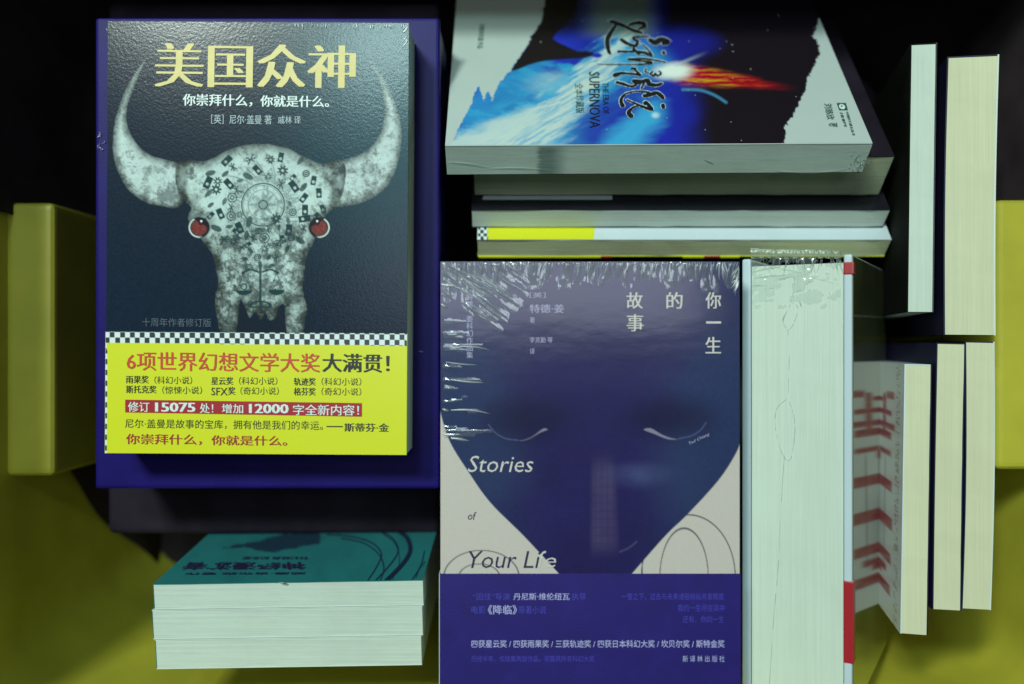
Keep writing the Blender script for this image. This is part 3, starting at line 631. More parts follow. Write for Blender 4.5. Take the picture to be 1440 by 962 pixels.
# ------------------------------------------------------------------ leaning stack at the top (covers face up the picture)
ang = math.radians(40.4); DD = V(0, math.cos(ang), -math.sin(ang)); TT = V(0, -math.sin(ang), -math.cos(ang))
def point(py_target, s, lo=0, hi=.2):
    """thickness position t at which the point s along D projects to the given photo row"""
    for _ in range(50):
        t = (lo+hi)/2; yy = proj(A0+TT*t+DD*s)[1]
        if yy < py_target: lo = t
        else: hi = t
    return t
def slide(py_target, t, lo=-.08, hi=.08):
    for _ in range(50):
        s = (lo+hi)/2; yy = proj(A0+TT*t+DD*s)[1]
        if yy > py_target: lo = s
        else: hi = s
    return s
A0 = W(626, 205, .45); A0b = W(1227, 201.5, .45)
t1 = point(246, 0)
M['nova'] = attrmat('nebula_cover_print', .40, .35, .25, .15, 900)
LN = A0b-A0
def at(px, t, s):      # point of the stack's space that shows at column px
    p = A0+TT*t+DD*s; return V((px-720)/F*(CZ-p.z), p.y, p.z)
nb, nc = book('nebula_book', 'thick book with blue nebula cover and torn white edges, topmost of leaning stack', A0, LN, TT*t1, DD*.152,
    pages=M['pg_gray_h'], front=M['whitep'], back=M['bluecov'], ct=.0005, nL=20, rough=.0003)
plN = (A0, LN.cross(DD).normalized())
TL_ = spline([(777, -60), (762, 27), (750, 46), (740, 66), (719, 98), (700, 119), (692, 142), (686, 128), (680, 141), (673, 122), (663, 146), (651, 170), (640, 190), (632, 212)], 2)
TR_ = spline([(1166, -60), (1153, 10), (1150, 34), (1143, 50), (1150, 62), (1153, 78), (1143, 92), (1138, 106), (1131, 130), (1122, 150), (1114, 163), (1103, 180), (1104, 192), (1098, 212)], 2)
def nova(x, y):
    c = np.zeros(x.shape+(3,)); n = fbm(x, y*1.6, 60, 3, 5); n2 = fbm(x+2.2*y, y*2-x*.4, 34, 9, 5, .6); n3 = fbm(x*.45+y*1.0, (y-x*.35)*1.8, 22, 19, 5, .62)
    deep = np.array((.010, .016, .32)); cy = np.array((.03, .34, .62)); wh = np.array((.52, .64, .62)); bk_ = np.array((.010, .006, .010))
    c[:] = (.014, .03, .44); c *= (.5+.9*n)[..., None]
    c = mix(c, cy, np.clip(sm(.42, .72, n3)*sm(880, 800, x)*sm(60, 100, y), 0, 1)*.9)
    # pale swirl and diagonal beam
    c = mix(c, (.45, .66, .66), sm(46, 8, np.hypot((x-778)*.8, (y-118)*1.9))*(.45+.55*n2))
    bw = 12+.26*np.clip(y-70, 0, 150); bd = pline(x, y, [(700, 222), (772, 165), (838, 102), (872, 62), (880, 40)]); n4 = fbm((x-1.2*y)*.16, x*.55+y*1.0, 7, 61, 5, .62); n5 = fbm((x-1.2*y)*.10+9, x*.6+y*1.05, 4.5, 71, 4, .6); c = mix(c, (.05, .40, .66), sm(2.3, .7, (bd+40*(n4-.5))/bw)*.8); c = mix(c, wh, sm(1.15, .3, (bd+60*(n4-.5))/bw)*(.45+.55*sm(.36, .56, n5)))
    c = mix(c, wh, sm(24, 4, seg(x, y, (640, 205), (745, 165))+26*(n2-.5))*.9); c = mix(c, cy, sm(34, 10, seg(x, y, (665, 160), (745, 100))+26*(n3-.5))*.6)
    # right lobe
    c = mix(c, (.012, .018, .36), sm(18, 40, bd)*sm(770, 830, x)*(.75+.25*n)*sm(120, 150, y+.0*x)*.85)
    c = mix(c, (.05, .42, .72), sm(34, 6, seg(x, y, (868, 205), (918, 158))+16*(n2-.5))*.85); c = mix(c, (.5, .75, .8), sm(9, 1, np.hypot(x-922, (y-162)*1.4)))
    c = mix(c, (.04, .36, .62), sm(50, 10, np.hypot((x-905)*.9, (y-85)*1.1))*.75)
    # night side
    c = mix(c, bk_, sm(930, 1000, x+18*(n-.5)-.1*np.abs(y-110))); c = mix(c, (.012, .014, .26), .8*sm(60, 20, np.hypot((x-965)*.9, (y-60)*2)))
    c = mix(c, bk_, sm(50, 28, y+10*(n-.5))*sm(900, 950, x))
    c = mix(c, (.16, .22, .12), .8*sm(60, 40, y)*sm(800, 850, x)*sm(935, 900, x)); c = mix(c, bk_, sm(1010, 1040, x))  # greenish strip paints shade along the cover's top into the print
    # flare with flame tail
    fx = (x-960)/165; ftr = 104+(x-960)*.13; fw = 20*(1-.75*np.clip(fx, 0, 1)); fd = np.abs(y-ftr-7*(n2-.5))/fw
    fl_ = sm(1, .25, fd)*sm(-.15, .05, fx)*sm(1, .55, fx); fn = fbm(x*.25+y*.2, y*2.4, 7, 8, 4, .6)
    fc = np.zeros_like(c); fc[..., 0] = .62*(1-.45*np.clip(fx, 0, 1)); fc[..., 1] = .40*sm(.45, .75, fn)*sm(.9, .0, fx); fc[..., 2] = .012
    a = (fl_*(.35+.9*fn)); a = np.clip(a, 0, 1)[..., None]; c = c*(1-a)+fc*a
    c = mix(c, (.75, .85, .80), sm(1, .25, np.hypot((x-946)/38, (y-100)/17)+.4*(n2-.5))); c = mix(c, (.5, .6, .62), .5*sm(4, .3, seg(x, y, (950, 92), (998, 72)))*sm(1000, 955, x))
    c = mix(c, (.06, .25, .45), .8*sm(3.5, .3, pline(x, y, spline([(960, 126), (985, 127), (1005, 134), (1021, 144)], 4))))
    c = mix(c, (.012, .02, .34), .8*sm(40, 10, np.hypot((x-955), (y-158)*1.2))*(n+.3))
    # dark pointed hull top left
    H1 = spline([(775, -60), (762, 27), (750, 46), (738, 70), (718, 100), (742, 92), (765, 86), (800, 83), (822, 81), (838, 77), (825, 72), (812, 72), (795, 64), (778, 55), (785, 44), (800, 30), (812, 5), (825, -60)], 2)
    c = mix(c, bk_, .93*sm(62, 30, y)*sm(850, 800, x)); c = mix(c, bk_, sm(-1.5, 1.5, sd(x, y, H1))); c = mix(c, (.02, .02, .42), sm(1, .5, np.hypot((x-840)/9, (y-78)/4.5)))
    # torn paper on both sides
    rg = 5*(fbm(x, y, 4.0, 40, 3)-.5); r2 = 9*(fbm(x, y, 6.0, 44, 3)-.5)
    sl_ = sd(x, y+r2*.3, TL_+[(560, 230), (560, -60)])+rg; sr_ = sd(x, y, TR_+[(1300, 230), (1300, -60)])+rg*1.4
    pc = np.zeros_like(c); pc[:] = (.47, .55, .53); pc *= (.96+.08*n)[..., None]
    for s_ in (sl_, sr_):
        f = sm(-.5, .8, s_)[..., None]; c = c*(1-f)+pc*f
    st_ = (lat(np.floor(x/1.0), np.floor(y/.8), 5) > .99965)&(sl_ < 0)&(sr_ < 0); c = np.where(st_[..., None], np.array((.6, .7, .7)), c)
    return c
k4 = (A0+DD*.1515, A0+LN+DD*.1515, A0+LN+DD*.0003, A0+DD*.0003)
sheet('cover_print', None, 620, 300, nova, plN, M['nova'], nc, .00012, k4)
def tn(nm, s, q_, m, **k): return text(nm, s, q_, plN, M[m], nc, **k)
# text runs down the picture: reading TL -> (x1, y0), TR -> (x1, y1), BR -> (x0, y1), BL -> (x0, y0)
def RV(x0, y0, x1, y1, sk=0): return ((x1, y0), (x1+sk, y1), (x0+sk, y1), (x0, y0))
# brush strokes of the title
def brush(name, strokes, pl, m, parent, e, extra=0):
    vs, fs = [], []; p2 = lift(pl, e)
    for si, (pts, wds) in enumerate(strokes):
        sp_ = spline(pts, 5); n = len(sp_); i0 = len(vs); p3 = lift(pl, e+si*.000006)
        for k, (x, y) in enumerate(sp_):
            a = sp_[max(0, k-1)]; c_ = sp_[min(n-1, k+1)]; dx, dy = c_[0]-a[0], c_[1]-a[1]; l = math.hypot(dx, dy) or 1
            t = k/(n-1)*(len(wds)-1); j = min(int(t), len(wds)-2); wv_ = wds[j]+(wds[j+1]-wds[j])*(t-j)+extra+random.uniform(-.25, .25)
            vs.append(hit(x-dy/l*wv_, y+dx/l*wv_*.8, p3)); vs.append(hit(x+dy/l*wv_, y-dx/l*wv_*.8, p3))
        for k in range(n-1): a = i0+2*k; fs.append((a, a+1, a+3, a+2))
        for cx_, cy_, ww in ((*sp_[0], wds[0]+extra), (*sp_[-1], wds[-1]+extra)):
            j0 = len(vs)
            for q2 in range(8): an = q2*math.pi/4; vs.append(hit(cx_+ww*math.cos(an), cy_+ww*.8*math.sin(an), lift(pl, e+si*.000006+.000003)))
            fs.append(tuple(range(j0, j0+8)))
    return mesh(name, vs, fs, m, parent)
z = lambda *p: [(840+a/6.02, 20+b/6.02) for a, b in p]
ST = [(z((110, 60), (150, 70), (230, 100), (300, 135), (370, 155)), (2.5, 3.5, 3, 3, 2.5)), (z((160, 90), (110, 160), (85, 220), (90, 290), (105, 330)), (2.5, 3.5, 3.6, 3.2, 2.4)), (z((270, 90), (320, 75), (380, 75), (400, 100), (350, 125)), (2, 3.5, 4, 3, 2)),
      (z((205, 215), (240, 240), (290, 262), (325, 265), (340, 230), (300, 205), (340, 190), (430, 188)), (3, 3.2, 3, 3, 2.6, 2, 2, 1.8)), (z((370, 250), (420, 290), (460, 350), (400, 325), (350, 320)), (.8, 1.4, 2, 2.5, 3)), (z((180, 315), (240, 315), (310, 312), (300, 285), (350, 335)), (2.6, 1.8, 2, 2, 2.6)),
      (z((450, 220), (490, 240), (540, 215), (600, 235), (560, 250)), (4, 5, 5, 4, 3)), (z((560, 320), (565, 335)), (2.6, 2.2)),
      (z((0, 422), (120, 424), (300, 424), (440, 418), (450, 405), (340, 392), (260, 380), (380, 375), (500, 390), (575, 405)), (.8, 1, 1.2, 1.8, 2, 1.6, 1.6, 1.8, 1.6, 1.2)),
      (z((150, 515), (200, 498), (250, 500), (330, 508), (365, 515), (310, 465), (285, 460), (325, 458)), (4, 2.5, 2, 2.2, 2, 1.8, 2.2, 1.6)), (z((415, 460), (405, 485), (440, 500)), (1, 1.6, 1)), (z((470, 480), (450, 505), (480, 520), (490, 500), (510, 520), (540, 500), (520, 480)), (1, 1.5, 1.6, 1.5, 1.6, 1.4, 1)),
      (z((165, 575), (220, 590), (290, 610), (330, 590), (300, 560), (390, 575), (370, 630)), (2.4, 2.8, 2, 2.2, 2.2, 2.5, .8)), (z((340, 580), (420, 560), (440, 590), (500, 600), (545, 585)), (2.5, 3.6, 3.8, 3, 1.8)),
      (z((215, 775), (200, 730), (230, 680), (300, 655), (380, 652), (440, 665)), (3.2, 2.6, 1.6, 1.2, 1.4, 2.2)), (z((400, 690), (450, 680), (500, 665), (540, 690), (555, 710)), (3.2, 3.4, 3, 3.4, 2.8)), (z((250, 725), (310, 750), (380, 780), (460, 805), (410, 745), (400, 760)), (1.4, 1.6, 2, 3, 2.8, 2)),
      (z((345, 775), (300, 790), (265, 830), (285, 860)), (1.2, 1.6, 3, 4)), (z((555, 770), (560, 790)), (3, 2.6))]
brush('title_lettering', ST, plN, M['i_pale'] if 0 else M['i_white'], nc, .00025, .75)
brush('title_lettering', ST, plN, M['i_black'], nc, .00045)
tn('english_lettering', 'THE ERA OF', RV(847, 116, 855.5, 160, 1), 'i_black', serif=.01); tn('english_lettering', 'SUPERNOVA', RV(828, 101, 843, 180, 1), 'i_black', serif=.012)
tn('edition_lettering', '全本珍藏版', RV(808, 117, 820, 159, 2), 'i_teal'); tn('series_lettering', '刘慈欣长篇·作品', RV(674, 34, 682, 68, -3), 'i_teal')
tn('author_lettering', '刘慈欣', ((1170, 145.5), (1174, 168), (1163, 168), (1158, 145.5)), 'i_teal', bold=.01); tn('author_lettering', '著', ((1177.5, 172), (1178.5, 179), (1166, 177.5), (1164.5, 173)), 'i_teal', bold=.01)
poly('emblem', [(1176.5, 144.8), (1189.5, 144.8), (1192.5, 155), (1180, 155)], plN, M['i_teal'], nc)
poly('emblem_disc', [(1184.2+4.3*math.cos(a*.5236)+.25*4*math.sin(a*.5236), 150+3.6*math.sin(a*.5236)) for a in range(12)], plN, M['i_white'], nc, .0004)
poly('emblem_dot', [(1183.6+1.5*math.cos(a*.785), 149.2+1.1*math.sin(a*.785)) for a in range(8)], plN, M['i_teal'], nc, .0005)
tn('series_lettering', '主编 姚海军', ((1185, 157.5), (1191.5, 178.5), (1187, 178.5), (1180.5, 157.5)), 'i_teal', bold=.02); tn('series_lettering', '中国科幻基石丛书', ((1193, 157), (1203, 190.5), (1198.5, 190.5), (1189, 157)), 'i_teal', bold=.02)
# leaf edges with a dark thumb mark
plE = (A0, LN.cross(TT).normalized())
M['leafprint'] = attrmat('leaf_edge_print', .75, 0, .1, .3, 700)
def leaves(x, y):
    c = np.zeros(x.shape+(3,)); c[:] = (.44, .54, .48); n = fbm(x*.02, (y+.008*x)*1.0, .9, 3, 4, .7); n2 = fbm(x, y, 40, 5, 4); c *= (.78+.30*n+.16*n2)[..., None]
    st = fbm(x*.05, y, 1.0, 8, 3, .7); f = sm(752, 762, x+9*(st-.5))*sm(805, 772, x)*(.55+.35*st)*sm(204, 208, y); return mix(c, (.06, .12, .11), np.clip(f, 0, 1))
et = A0+TT*.0006; sheet('leaf_edges', None, 600, 44, leaves, plE, M['leafprint'], [o for o in nb.children if o.name.startswith('pages')][0], .00035, (et, et+LN, A0+TT*(t1-.0006)+LN, A0+TT*(t1-.0006)))
it = []
for k in range(30): x = random.uniform(1195, 1225); y = random.uniform(215, 240); it.append((x, y, x+random.uniform(-6, 6), y+random.uniform(-6, 6), .8, .0005))
it += [(628, 228, 690, 237, .7, .0004), (690, 237, 770, 239, .6, .0004), (1090, 240, 1200, 236, .7, .0004), (990, 224, 1005, 231, .9, .0004)]
wrinkles('shrink_film', it, on(plE), M['film2'], nb)

def lean(name, label, xa, xb, ya, yb, s, pages, front, back, depth=.14, off=0):
    """book in the leaning stack, near edge between photo columns xa..xb, from t=ya to t=yb, slid by s"""
    a = at(xa, ya, s); b_ = at(xb, ya, s)
    return book(name, label, a, b_-a, TT*(yb-ya), DD*depth, pages=pages, front=front, back=back, ct=.0005, nL=20, rough=.0006, bow=0)
gap = .0004
s2 = .016; t2a = t1+gap; t2 = point(275, s2); 
lean('olive_book', 'plain book with dull olive page edges directly beneath the nebula book', 665, 1258, t2a, t2, s2, M['pg_olive_h'], M['black'], M['black'])
s3 = slide(295, t2+gap); t3a = t2+gap; t3 = point(320, s3)
b3, c3 = lean('black_cover_book', 'thin book with black cover and white strip, third from top of leaning stack', 663, 1252, t3a, t3, s3, M['pg_white_h'], M['darkcover'], M['navy'])
pl3 = (at(663, t3a, s3), -TT)
poly('white_strip', [(678, 281), (861, 281), (861, 274), (681, 273)], pl3, M['whitecov'], c3, .0002)
s4 = slide(337, t3+gap); t4a = t3+gap; t4 = point(361, s4)
b4, c4 = lean('checked_book', 'book with a checkered yellow and white cover edge, lowest of the leaning stack', 671, 1254, t4a, t4, s4, M['pg_cream_h'], M['whitecov'], M['yellow'])
pl4 = (at(671, t4a, s4), -TT); ax = lambda p: hit(*p, lift(pl4, .0001))
M['checkp'] = attrmat('checked_print', .4, .3, .2, .1)
def chk(x, y):
    a = ((np.floor((x-671)/4.6)+np.floor((y-319)/4.6)) % 2)[..., None]; c = np.where(a > 0, (.7, .8, .78), (.01, .015, .03)); return np.where((x > 686)[..., None], np.array((.66, .69, .010)), c)
sheet('checked_print', ((673, 312), (837, 313), (835, 336.6), (672, 337)), 200, 30, chk, pl4, M['checkp'], c4)
plb = (at(671, t4, s4)-TT*.0, -DD)
a4 = at(671, t4, s4)
for x0, x1, m in ((673, 845, 'yellow'), (846, 860, 'redb'), (960, 990, 'yellow'), (990, 1012, 'redb'), (1013, 1040, 'yellow')):
    pa, pb = at(x0, t4-.0006, s4), at(x1, t4-.0006, s4); slab('cover_edge', pa-DD*.0006, pb-pa, TT*.0011, DD*.0005, M[m], b4)

# ------------------------------------------------------------------ thick wrapped hardcover, leaning right
th = math.radians(30)
Hd = V(math.sin(th), 0, -math.cos(th)); Ht = V(math.cos(th), 0, math.sin(th))
Hr = W(1199, 357, .428); Hl_ = Hr-Ht*.0545
def fitw():
    lo, hi = .03, .09
    for _ in range(50):
        m_ = (lo+hi)/2
        if proj(Hr-Ht*m_)[0] > 1043: lo = m_
        else: hi = m_
    return m_
Hw = fitw(); A_ = Hr-Ht*Hw; LH = V(0, -.2235, 0)
hb = empty('thick_hardcover', A_+LH*.5+Hd*.1, 'thick shrink-wrapped white hardcover with red-banded edge, right of the mask-cover book', 'book')
ct = .0046; M['hside'] = simple('glossy_dark_board', (.16, .18, .075), .12, 1.0, .03, var=.35, vs=30, bump=.03, bs_=60)
M['hside'].node_tree.nodes['Principled BSDF'].inputs['Coat IOR'].default_value = 3.6
slab('front_board', A_, LH, Ht*ct, Hd*.118, M['white'], hb, bevel=.0016, seg=4)
slab('back_board', Hr-Ht*ct*.9, LH, Ht*(ct*.9-.0002), Hd*.118, M['white'], hb, bevel=.0012, seg=4)
slab('board_face', Hr-Ht*.0001+Hd*.0012+V(0, -.0012, 0), LH+V(0, .0024, 0), Ht*.0003, Hd*.1165, M['hside'], hb)
slab('spine', A_+Ht*(ct+.0002)+Hd*.1135, LH, Ht*(Hw-1.9*ct-.0004), Hd*.004, M['white'], hb)
pgs = slab('pages', A_+Ht*(ct+.0003)+Hd*.0012+V(0, -.0040, 0), LH+V(0, .008, 0), Ht*(Hw-1.9*ct-.0006), Hd*.111, M['pg_white_v'], hb, nL=10, rough=.0004)
for y0, y1 in ((368, 386), (818, 934)):
    a = hit(1195, y0, (Hr, V(0, 0, 1))); b_ = hit(1195, y1, (Hr, V(0, 0, 1)))
    slab('red_band', V(0, a.y, 0)+V(Hr.x, 0, Hr.z)-Ht*(ct*.9+.0001)-Hd*.0004, V(0, b_.y-a.y, 0), Ht*(ct*.9+.0006), Hd*.006, M['redb'], hb, bevel=.0006)
plH = (A_+Hd*.0012, -Hd)
onH = on(plH)
def tube(pts, r, m, name, parent, fn, n=5):
    vs, fs = [], []; sp_ = spline(pts, 6)
    for k, (x, y) in enumerate(sp_):
        a = sp_[max(0, k-1)]; c_ = sp_[min(len(sp_)-1, k+1)]; dx, dy = c_[0]-a[0], c_[1]-a[1]; l = math.hypot(dx, dy) or 1; rr = r*random.uniform(.5, 1.4)
        for q2 in range(4): o_, h_ = ((-1, 0), (-.4, 1), (.4, 1), (1, 0))[q2]; vs.append(fn(x-dy/l*rr*o_, y+dx/l*rr*o_, .0003+.0004*h_))
    for k in range(len(sp_)-1):
        if random.random() < .22: continue
        for j in range(3): a = k*4+j; fs.append((a, a+1, a+5, a+4))
    return tag(mesh(name, vs, fs, m, parent, True), kind='stuff')
tube([(1115, 360), (1117, 395), (1113, 425)], .6, M['film3'], 'film_seam', hb, onH)
tube([(1113, 425), (1122, 433), (1116, 455), (1108, 464), (1102, 450), (1113, 425)], .6, M['film3'], 'film_seam', hb, onH)
tube([(1108, 464), (1110, 500), (1108, 560)], .5, M['film3'], 'film_seam', hb, onH)
tube([(1108, 560), (1092, 575), (1091, 605), (1101, 640), (1112, 645), (1118, 605), (1115, 580), (1108, 560)], .55, M['film3'], 'film_seam', hb, onH)
tube([(1103, 640), (1098, 720), (1094, 800), (1088, 870), (1082, 962)], .55, M['film3'], 'film_seam', hb, onH)
def hh(X, Y):
    d = np.hypot((X-1114), (Y-385)*.6); a = fbm(X*.35+Y*.1, Y+.25*X, 7, 5, 3)
    return np.clip(a-.53, 0, 1)*sm(1054, 1062, X)*sm(1184, 1176, X)*sm(362, 366, Y)*sm(440, 385, Y)*.0020
film_sheet('film_sheet', 1054, 1185, 363, 955, 130, 300, hh, onH, M['film3'], hb)
it = [(1058, 383, 1100, 375, 1.6, .0008), (1060, 391, 1112, 386, 1.4, .0007), (1098, 378, 1130, 383, 1.2, .0006), (1058, 402, 1080, 400, 1, .0005), (1104, 440, 1100, 452, 1, .0005), (1124, 422, 1127, 432, 1.2, .0006), (1120, 370, 1128, 364, 1, .0005), (1130, 385, 1180, 400, .8, .0004)]
for k in range(30): x = random.uniform(1060, 1182); it.append((x, 364, x+random.uniform(-9, 9), 366+random.uniform(4, 22), random.uniform(.4, .9), .0005))
for k in range(18): y = random.uniform(380, 960); it.append((1050+random.uniform(-2, 2), y, 1051+random.uniform(-2, 2), y+random.uniform(4, 16), .6, .0004))
wrinkles('shrink_film', it, onH, M['film2'], hb)
# gathered film flap over the head of the book: a creased sheet
vs, fs = [], []; n = 40
M['flap'] = filmmat('gathered_film', .42, .42, (.60, .68, .50))
for k in range(n+1):
    t = k/n; x = 1056+128*t
    top = 348+16*abs(t-.0)*.5+(5*math.sin(t*9) if 0 else 0); mid = 361
    for j, (yy, h) in enumerate(((363.5, .0002), (359, .0015+.0010*math.sin(k*1.7)), (354-3*math.sin(t*3.1), .0028+.0012*math.sin(k*2.3+1)), (349+9*t, .001+.0008*math.sin(k*1.3)))):
        vs.append(onH(x+random.uniform(-.8, .8), yy+random.uniform(-.6, .6), h))
for k in range(n):
    for j in range(3): a = k*4+j; fs.append((a, a+1, a+5, a+4))
mesh('film_flap', vs, fs, M['flap'], hb, True)

# ------------------------------------------------------------------ upright books at the right, head edges towards the camera
def upright(name, label, tl_, tr_, bl_, d, T_lean=0, depth=.205, **kw):
    a, b_, c_ = W(*tl_, d), W(*bl_, d), W(*tr_, d)
    L = b_-a; T = c_-a; T = V(T.x, 0, 0); Ln = L.normalized(); T = T-Ln*T.dot(Ln)
    D = V(T_lean, 0, -1).normalized(); D = D-Ln*D.dot(Ln); Tn = T.normalized(); T2 = (T-D.normalized()*T.dot(D.normalized())); T2 = T2.normalized()*T.length
    return book(name, label, a, L, T2, D.normalized()*depth, spine='L0', bow=random.uniform(-.0009, .0009) if T_lean != .20 else 0, **kw)
upright('upright_book', 'slim white-edged book standing farthest left in the upper right row', (1280, 62), (1315, 63), (1275, 439), .45, T_lean=.24, pages=M['pg_white_v'], front=M['dkgreen'], back=M['darkcover'], ct=.0007, group=None)
upright('upright_book', 'thick cream-edged book standing at the right end of the upper row', (1332, 80), (1399, 84), (1327, 471), .45, T_lean=.21, pages=M['pg_cream_v'], front=M['navy'], back=M['whitep'], ct=.0007)
lc, lcc = upright('upright_book', 'leaning book with red characters on its white cover, left end of the lower right row', (1272, 512), (1308, 514), (1266, 891), .45, T_lean=.20, depth=.195, pages=M['pg_cream_v'], front=M['whitecov'], back=M['navy'], ct=.0006)
upright('upright_book', 'cream-edged book in the lower right row, in the middle, beside the red-lettered one', (1317, 482), (1355.5, 481), (1311, 857), .45, T_lean=.14, pages=M['pg_cream_v'], front=M['navy'], back=M['bluecov'], ct=.0006)
upright('upright_book', 'wide cream-edged book at the far right end of the lower row', (1357, 480), (1396, 479), (1352, 856), .45, T_lean=.14, pages=M['pg_cream_v'], front=M['bluecov'], back=M['whitep'], ct=.0006)
# red print on the leaning book's cover, seen at a slant
M['redprint'] = attrmat('red_character_print', .3, .5, .1, .05)
a = W(1272, 512, .45); b_ = W(1266, 891, .45); L = b_-a; D = V(.20, 0, -1).normalized()
fr = [o for o in lc.children if o.name.startswith('front_cover')][0]
me = fr.data; cn_ = Vector(((b_-a).cross(D))).normalized()
if cn_.x > 0: cn_ = -cn_
p_ = a+cn_*.0001
def redp(x, y):
    return None
nu, nv = 60, 420
u, v = np.meshgrid(np.linspace(0, 1, nu+1), np.linspace(0, 1, nv+1)); P = np.array(p_)+u[..., None]*np.array(D*.135)+v[..., None]*np.array(L)
yy = v*379+512; c = np.zeros(u.shape+(3,)); c[:] = (.80, .84, .84)
c = mix(c, (.10, .14, .22), .55*sm(690, 760, yy)*sm(850, 800, yy)*sm(.2, .45, u)*(.4+.6*fbm(u*40, yy*.1, 3, 4)))
sp2 = fbm(u*60, yy, 2.2, 8, 3); c = mix(c, (.2, .25, .22), .6*(u < .12)*(u > .05)*sm(.5, .62, sp2))
r_ = np.zeros_like(u)
for y0, y1, u0, u1 in ((556, 566, .16, .30), (560, 622, .30, .36), (566, 573, .36, .66), (584, 592, .2, .7), (590, 624, .62, .72), (603, 612, .14, .5), (616, 627, .2, .9), (644, 652, .2, .42), (650, 664, .4, .95), (688, 704, .18, 1), (742, 760, .16, 1), (796, 811, .18, 1), (818, 828, .26, .8), (826, 836, .34, .6), (842, 858, .18, 1)):
    ww_ = 1.5*(fbm(u*30, yy, 5, 77)-.5); r_ = np.maximum(r_, sm(-2.5, 2, np.minimum(yy+ww_*2-y0, y1-yy))*sm(-.03, .03, np.minimum(u-u0, u1-u)))
for uu in (.30, .42, .55, .70, .84):
    c = mix(c, (.12, .10, .16), .5*sm(.014, .004, np.abs(u-uu))*sm(640, 670, yy)*sm(850, 800, yy))
c = mix(c, (.40, .012, .05), r_*(.75+.25*fbm(u*30, yy, 3, 2)))
me = bpy.data.meshes.new('cover_print'); P = P-np.array(base(fr)); me.vertices.add(P.shape[0]*P.shape[1]); me.vertices.foreach_set('co', P.reshape(-1).astype(np.float32))
idx = np.arange((nu+1)*(nv+1)).reshape(nv+1, nu+1); fc = np.stack([idx[:-1, :-1], idx[1:, :-1], idx[1:, 1:], idx[:-1, 1:]], -1).reshape(-1, 4)
me.loops.add(len(fc)*4); me.loops.foreach_set('vertex_index', fc.reshape(-1).astype(np.int32)); me.polygons.add(len(fc)); me.polygons.foreach_set('loop_start', np.arange(0, len(fc)*4, 4, dtype=np.int32)); me.update(calc_edges=True)
me.color_attributes.new('print', 'FLOAT_COLOR', 'POINT').data.foreach_set('color', np.concatenate([c, np.ones(c.shape[:2]+(1,))], -1).reshape(-1).astype(np.float32))
link('cover_print', me, M['redprint'], fr)

# ------------------------------------------------------------------ three teal books, bottom left
TD = V(-.05, .0875, -1).normalized(); A1, B1 = W(215, 821.5, .45), W(595, 815.5, .45)
LT = B1-A1; TD = (TD-LT.normalized()*TD.dot(LT.normalized())).normalized(); TTn = LT.cross(TD).normalized()
if TTn.y > 0: TTn = -TTn
def tcol(px, t, s=0):
    p = A1+LT*.5+TTn*t+TD*s; return V((px-720)/F*(CZ-p.z), p.y, p.z)
def tsolve(py):
    lo, hi = 0, .08
    for _ in range(50):
        m_ = (lo+hi)/2
        if proj(A1+LT*.5+TTn*m_)[1] < py: lo = m_
        else: hi = m_
    return lo
ts_ = [0, tsolve(855), tsolve(897), tsolve(939)]
xr_ = [(215, 595), (213.5, 594), (218, 592.5)]
labs = ('teal-covered book with dark hair-like lines, top of the small stack at lower left', 'middle book of the small white-edged stack at lower left', 'bottom book of the small white-edged stack, resting near the yellow wall')
for k in range(3):
    dy = LT*.0
    a, b_ = tcol(xr_[k][0], ts_[k]), tcol(xr_[k][1], ts_[k])
    tilt = (B1-A1).normalized(); ln_ = (b_-a).length; mid = (a+b_)/2; a = mid-tilt*ln_/2
    tb_, tc_ = book('teal_book', labs[k], a, tilt*ln_, TTn*(ts_[k+1]-ts_[k]-.0003), TD*.192, pages=M['pg_white_h'], front=M['tealc'] if k == 0 else M['whitep'], back=M['whitep'], sp=M['tealc'], spine='L0', ct=.0004, nL=16, rough=.0005, group=None)
    if k == 0: tealc, tealb = tc_, tb_; A1 = a; LT2 = tilt*ln_
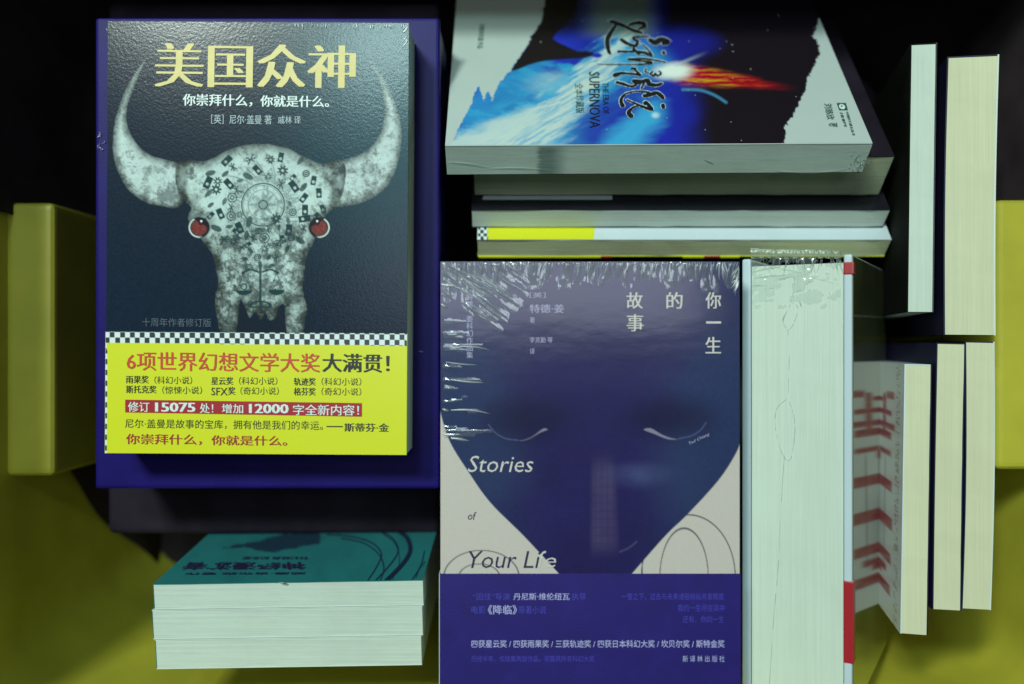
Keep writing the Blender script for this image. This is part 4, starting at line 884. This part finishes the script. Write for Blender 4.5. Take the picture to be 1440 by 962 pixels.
plT = (A1, -TTn); M['tealprint'] = attrmat('teal_cover_print', .42, .3, .25, .15)
def teal(x, y):
    n = fbm(x, y, 30, 3, 4); c = np.zeros(x.shape+(3,)); c[:] = (.022, .195, .205); c *= (.82+.36*n)[..., None]
    k = np.zeros_like(x)
    for P, wd in (([(525, 820), (548, 795), (560, 775), (552, 757), (535, 748)], 1.0), ([(540, 820), (565, 795), (577, 775), (573, 757), (560, 746)], 3.0), ([(515, 820), (531, 795), (536, 777), (520, 762), (490, 754), (460, 752)], .9),
        ([(533, 820), (540, 800), (533, 780), (512, 764), (480, 757)], .8), ([(580, 815), (592, 795), (597, 775)], .8), ([(552, 815), (562, 790), (556, 765), (540, 752)], .5), ([(585, 812), (590, 800), (598, 790)], .6)):
        k = np.maximum(k, sm(wd+.8, wd-.5, pline(x, y, spline(P, 5))))
    B_ = spline([(312, 771), (340, 764), (375, 757), (400, 750), (445, 748), (450, 765), (430, 768), (400, 774), (378, 777), (350, 771)], 4, True)
    k = np.maximum(k, sm(-2, 3, sd(x, y, B_)+6*(fbm(x, y, 8, 5)-.5))*.9); k = np.maximum(k, .35*sm(8, 0, np.abs(y-757+(x-400)*.03))*sm(330, 360, x)*sm(520, 450, x)*fbm(x, y, 9, 2))
    return mix(c, (.010, .014, .05), k*.95)
sheet('cover_print', None, 380, 110, teal, plT, M['tealprint'], tealc, .00012, (A1+TD*.10, A1+LT2+TD*.10, A1+LT2, A1))
def tt(s, q_, m='i_navy', **k): return text('title_lettering', s, q_, plT, M[m], tealc, **k)
# upside down for the camera: reading starts at the right
tt('神经漫游者', ((432, 801), (253, 801.5), (262, 790.5), (428, 790)), bold=.03); tt('威廉·吉布森 著作', ((430, 808), (260, 808.5), (261, 805), (430, 804.5)), bold=.01); tt('科幻经典 纪念版', ((433, 787), (340, 787), (342, 782.5), (433, 782.5)), bold=.01)
it = [(392, 819, 402, 819.5, 1.2, .0005)]
wrinkles('shrink_film', it, on(plT), M['film'], tealb)
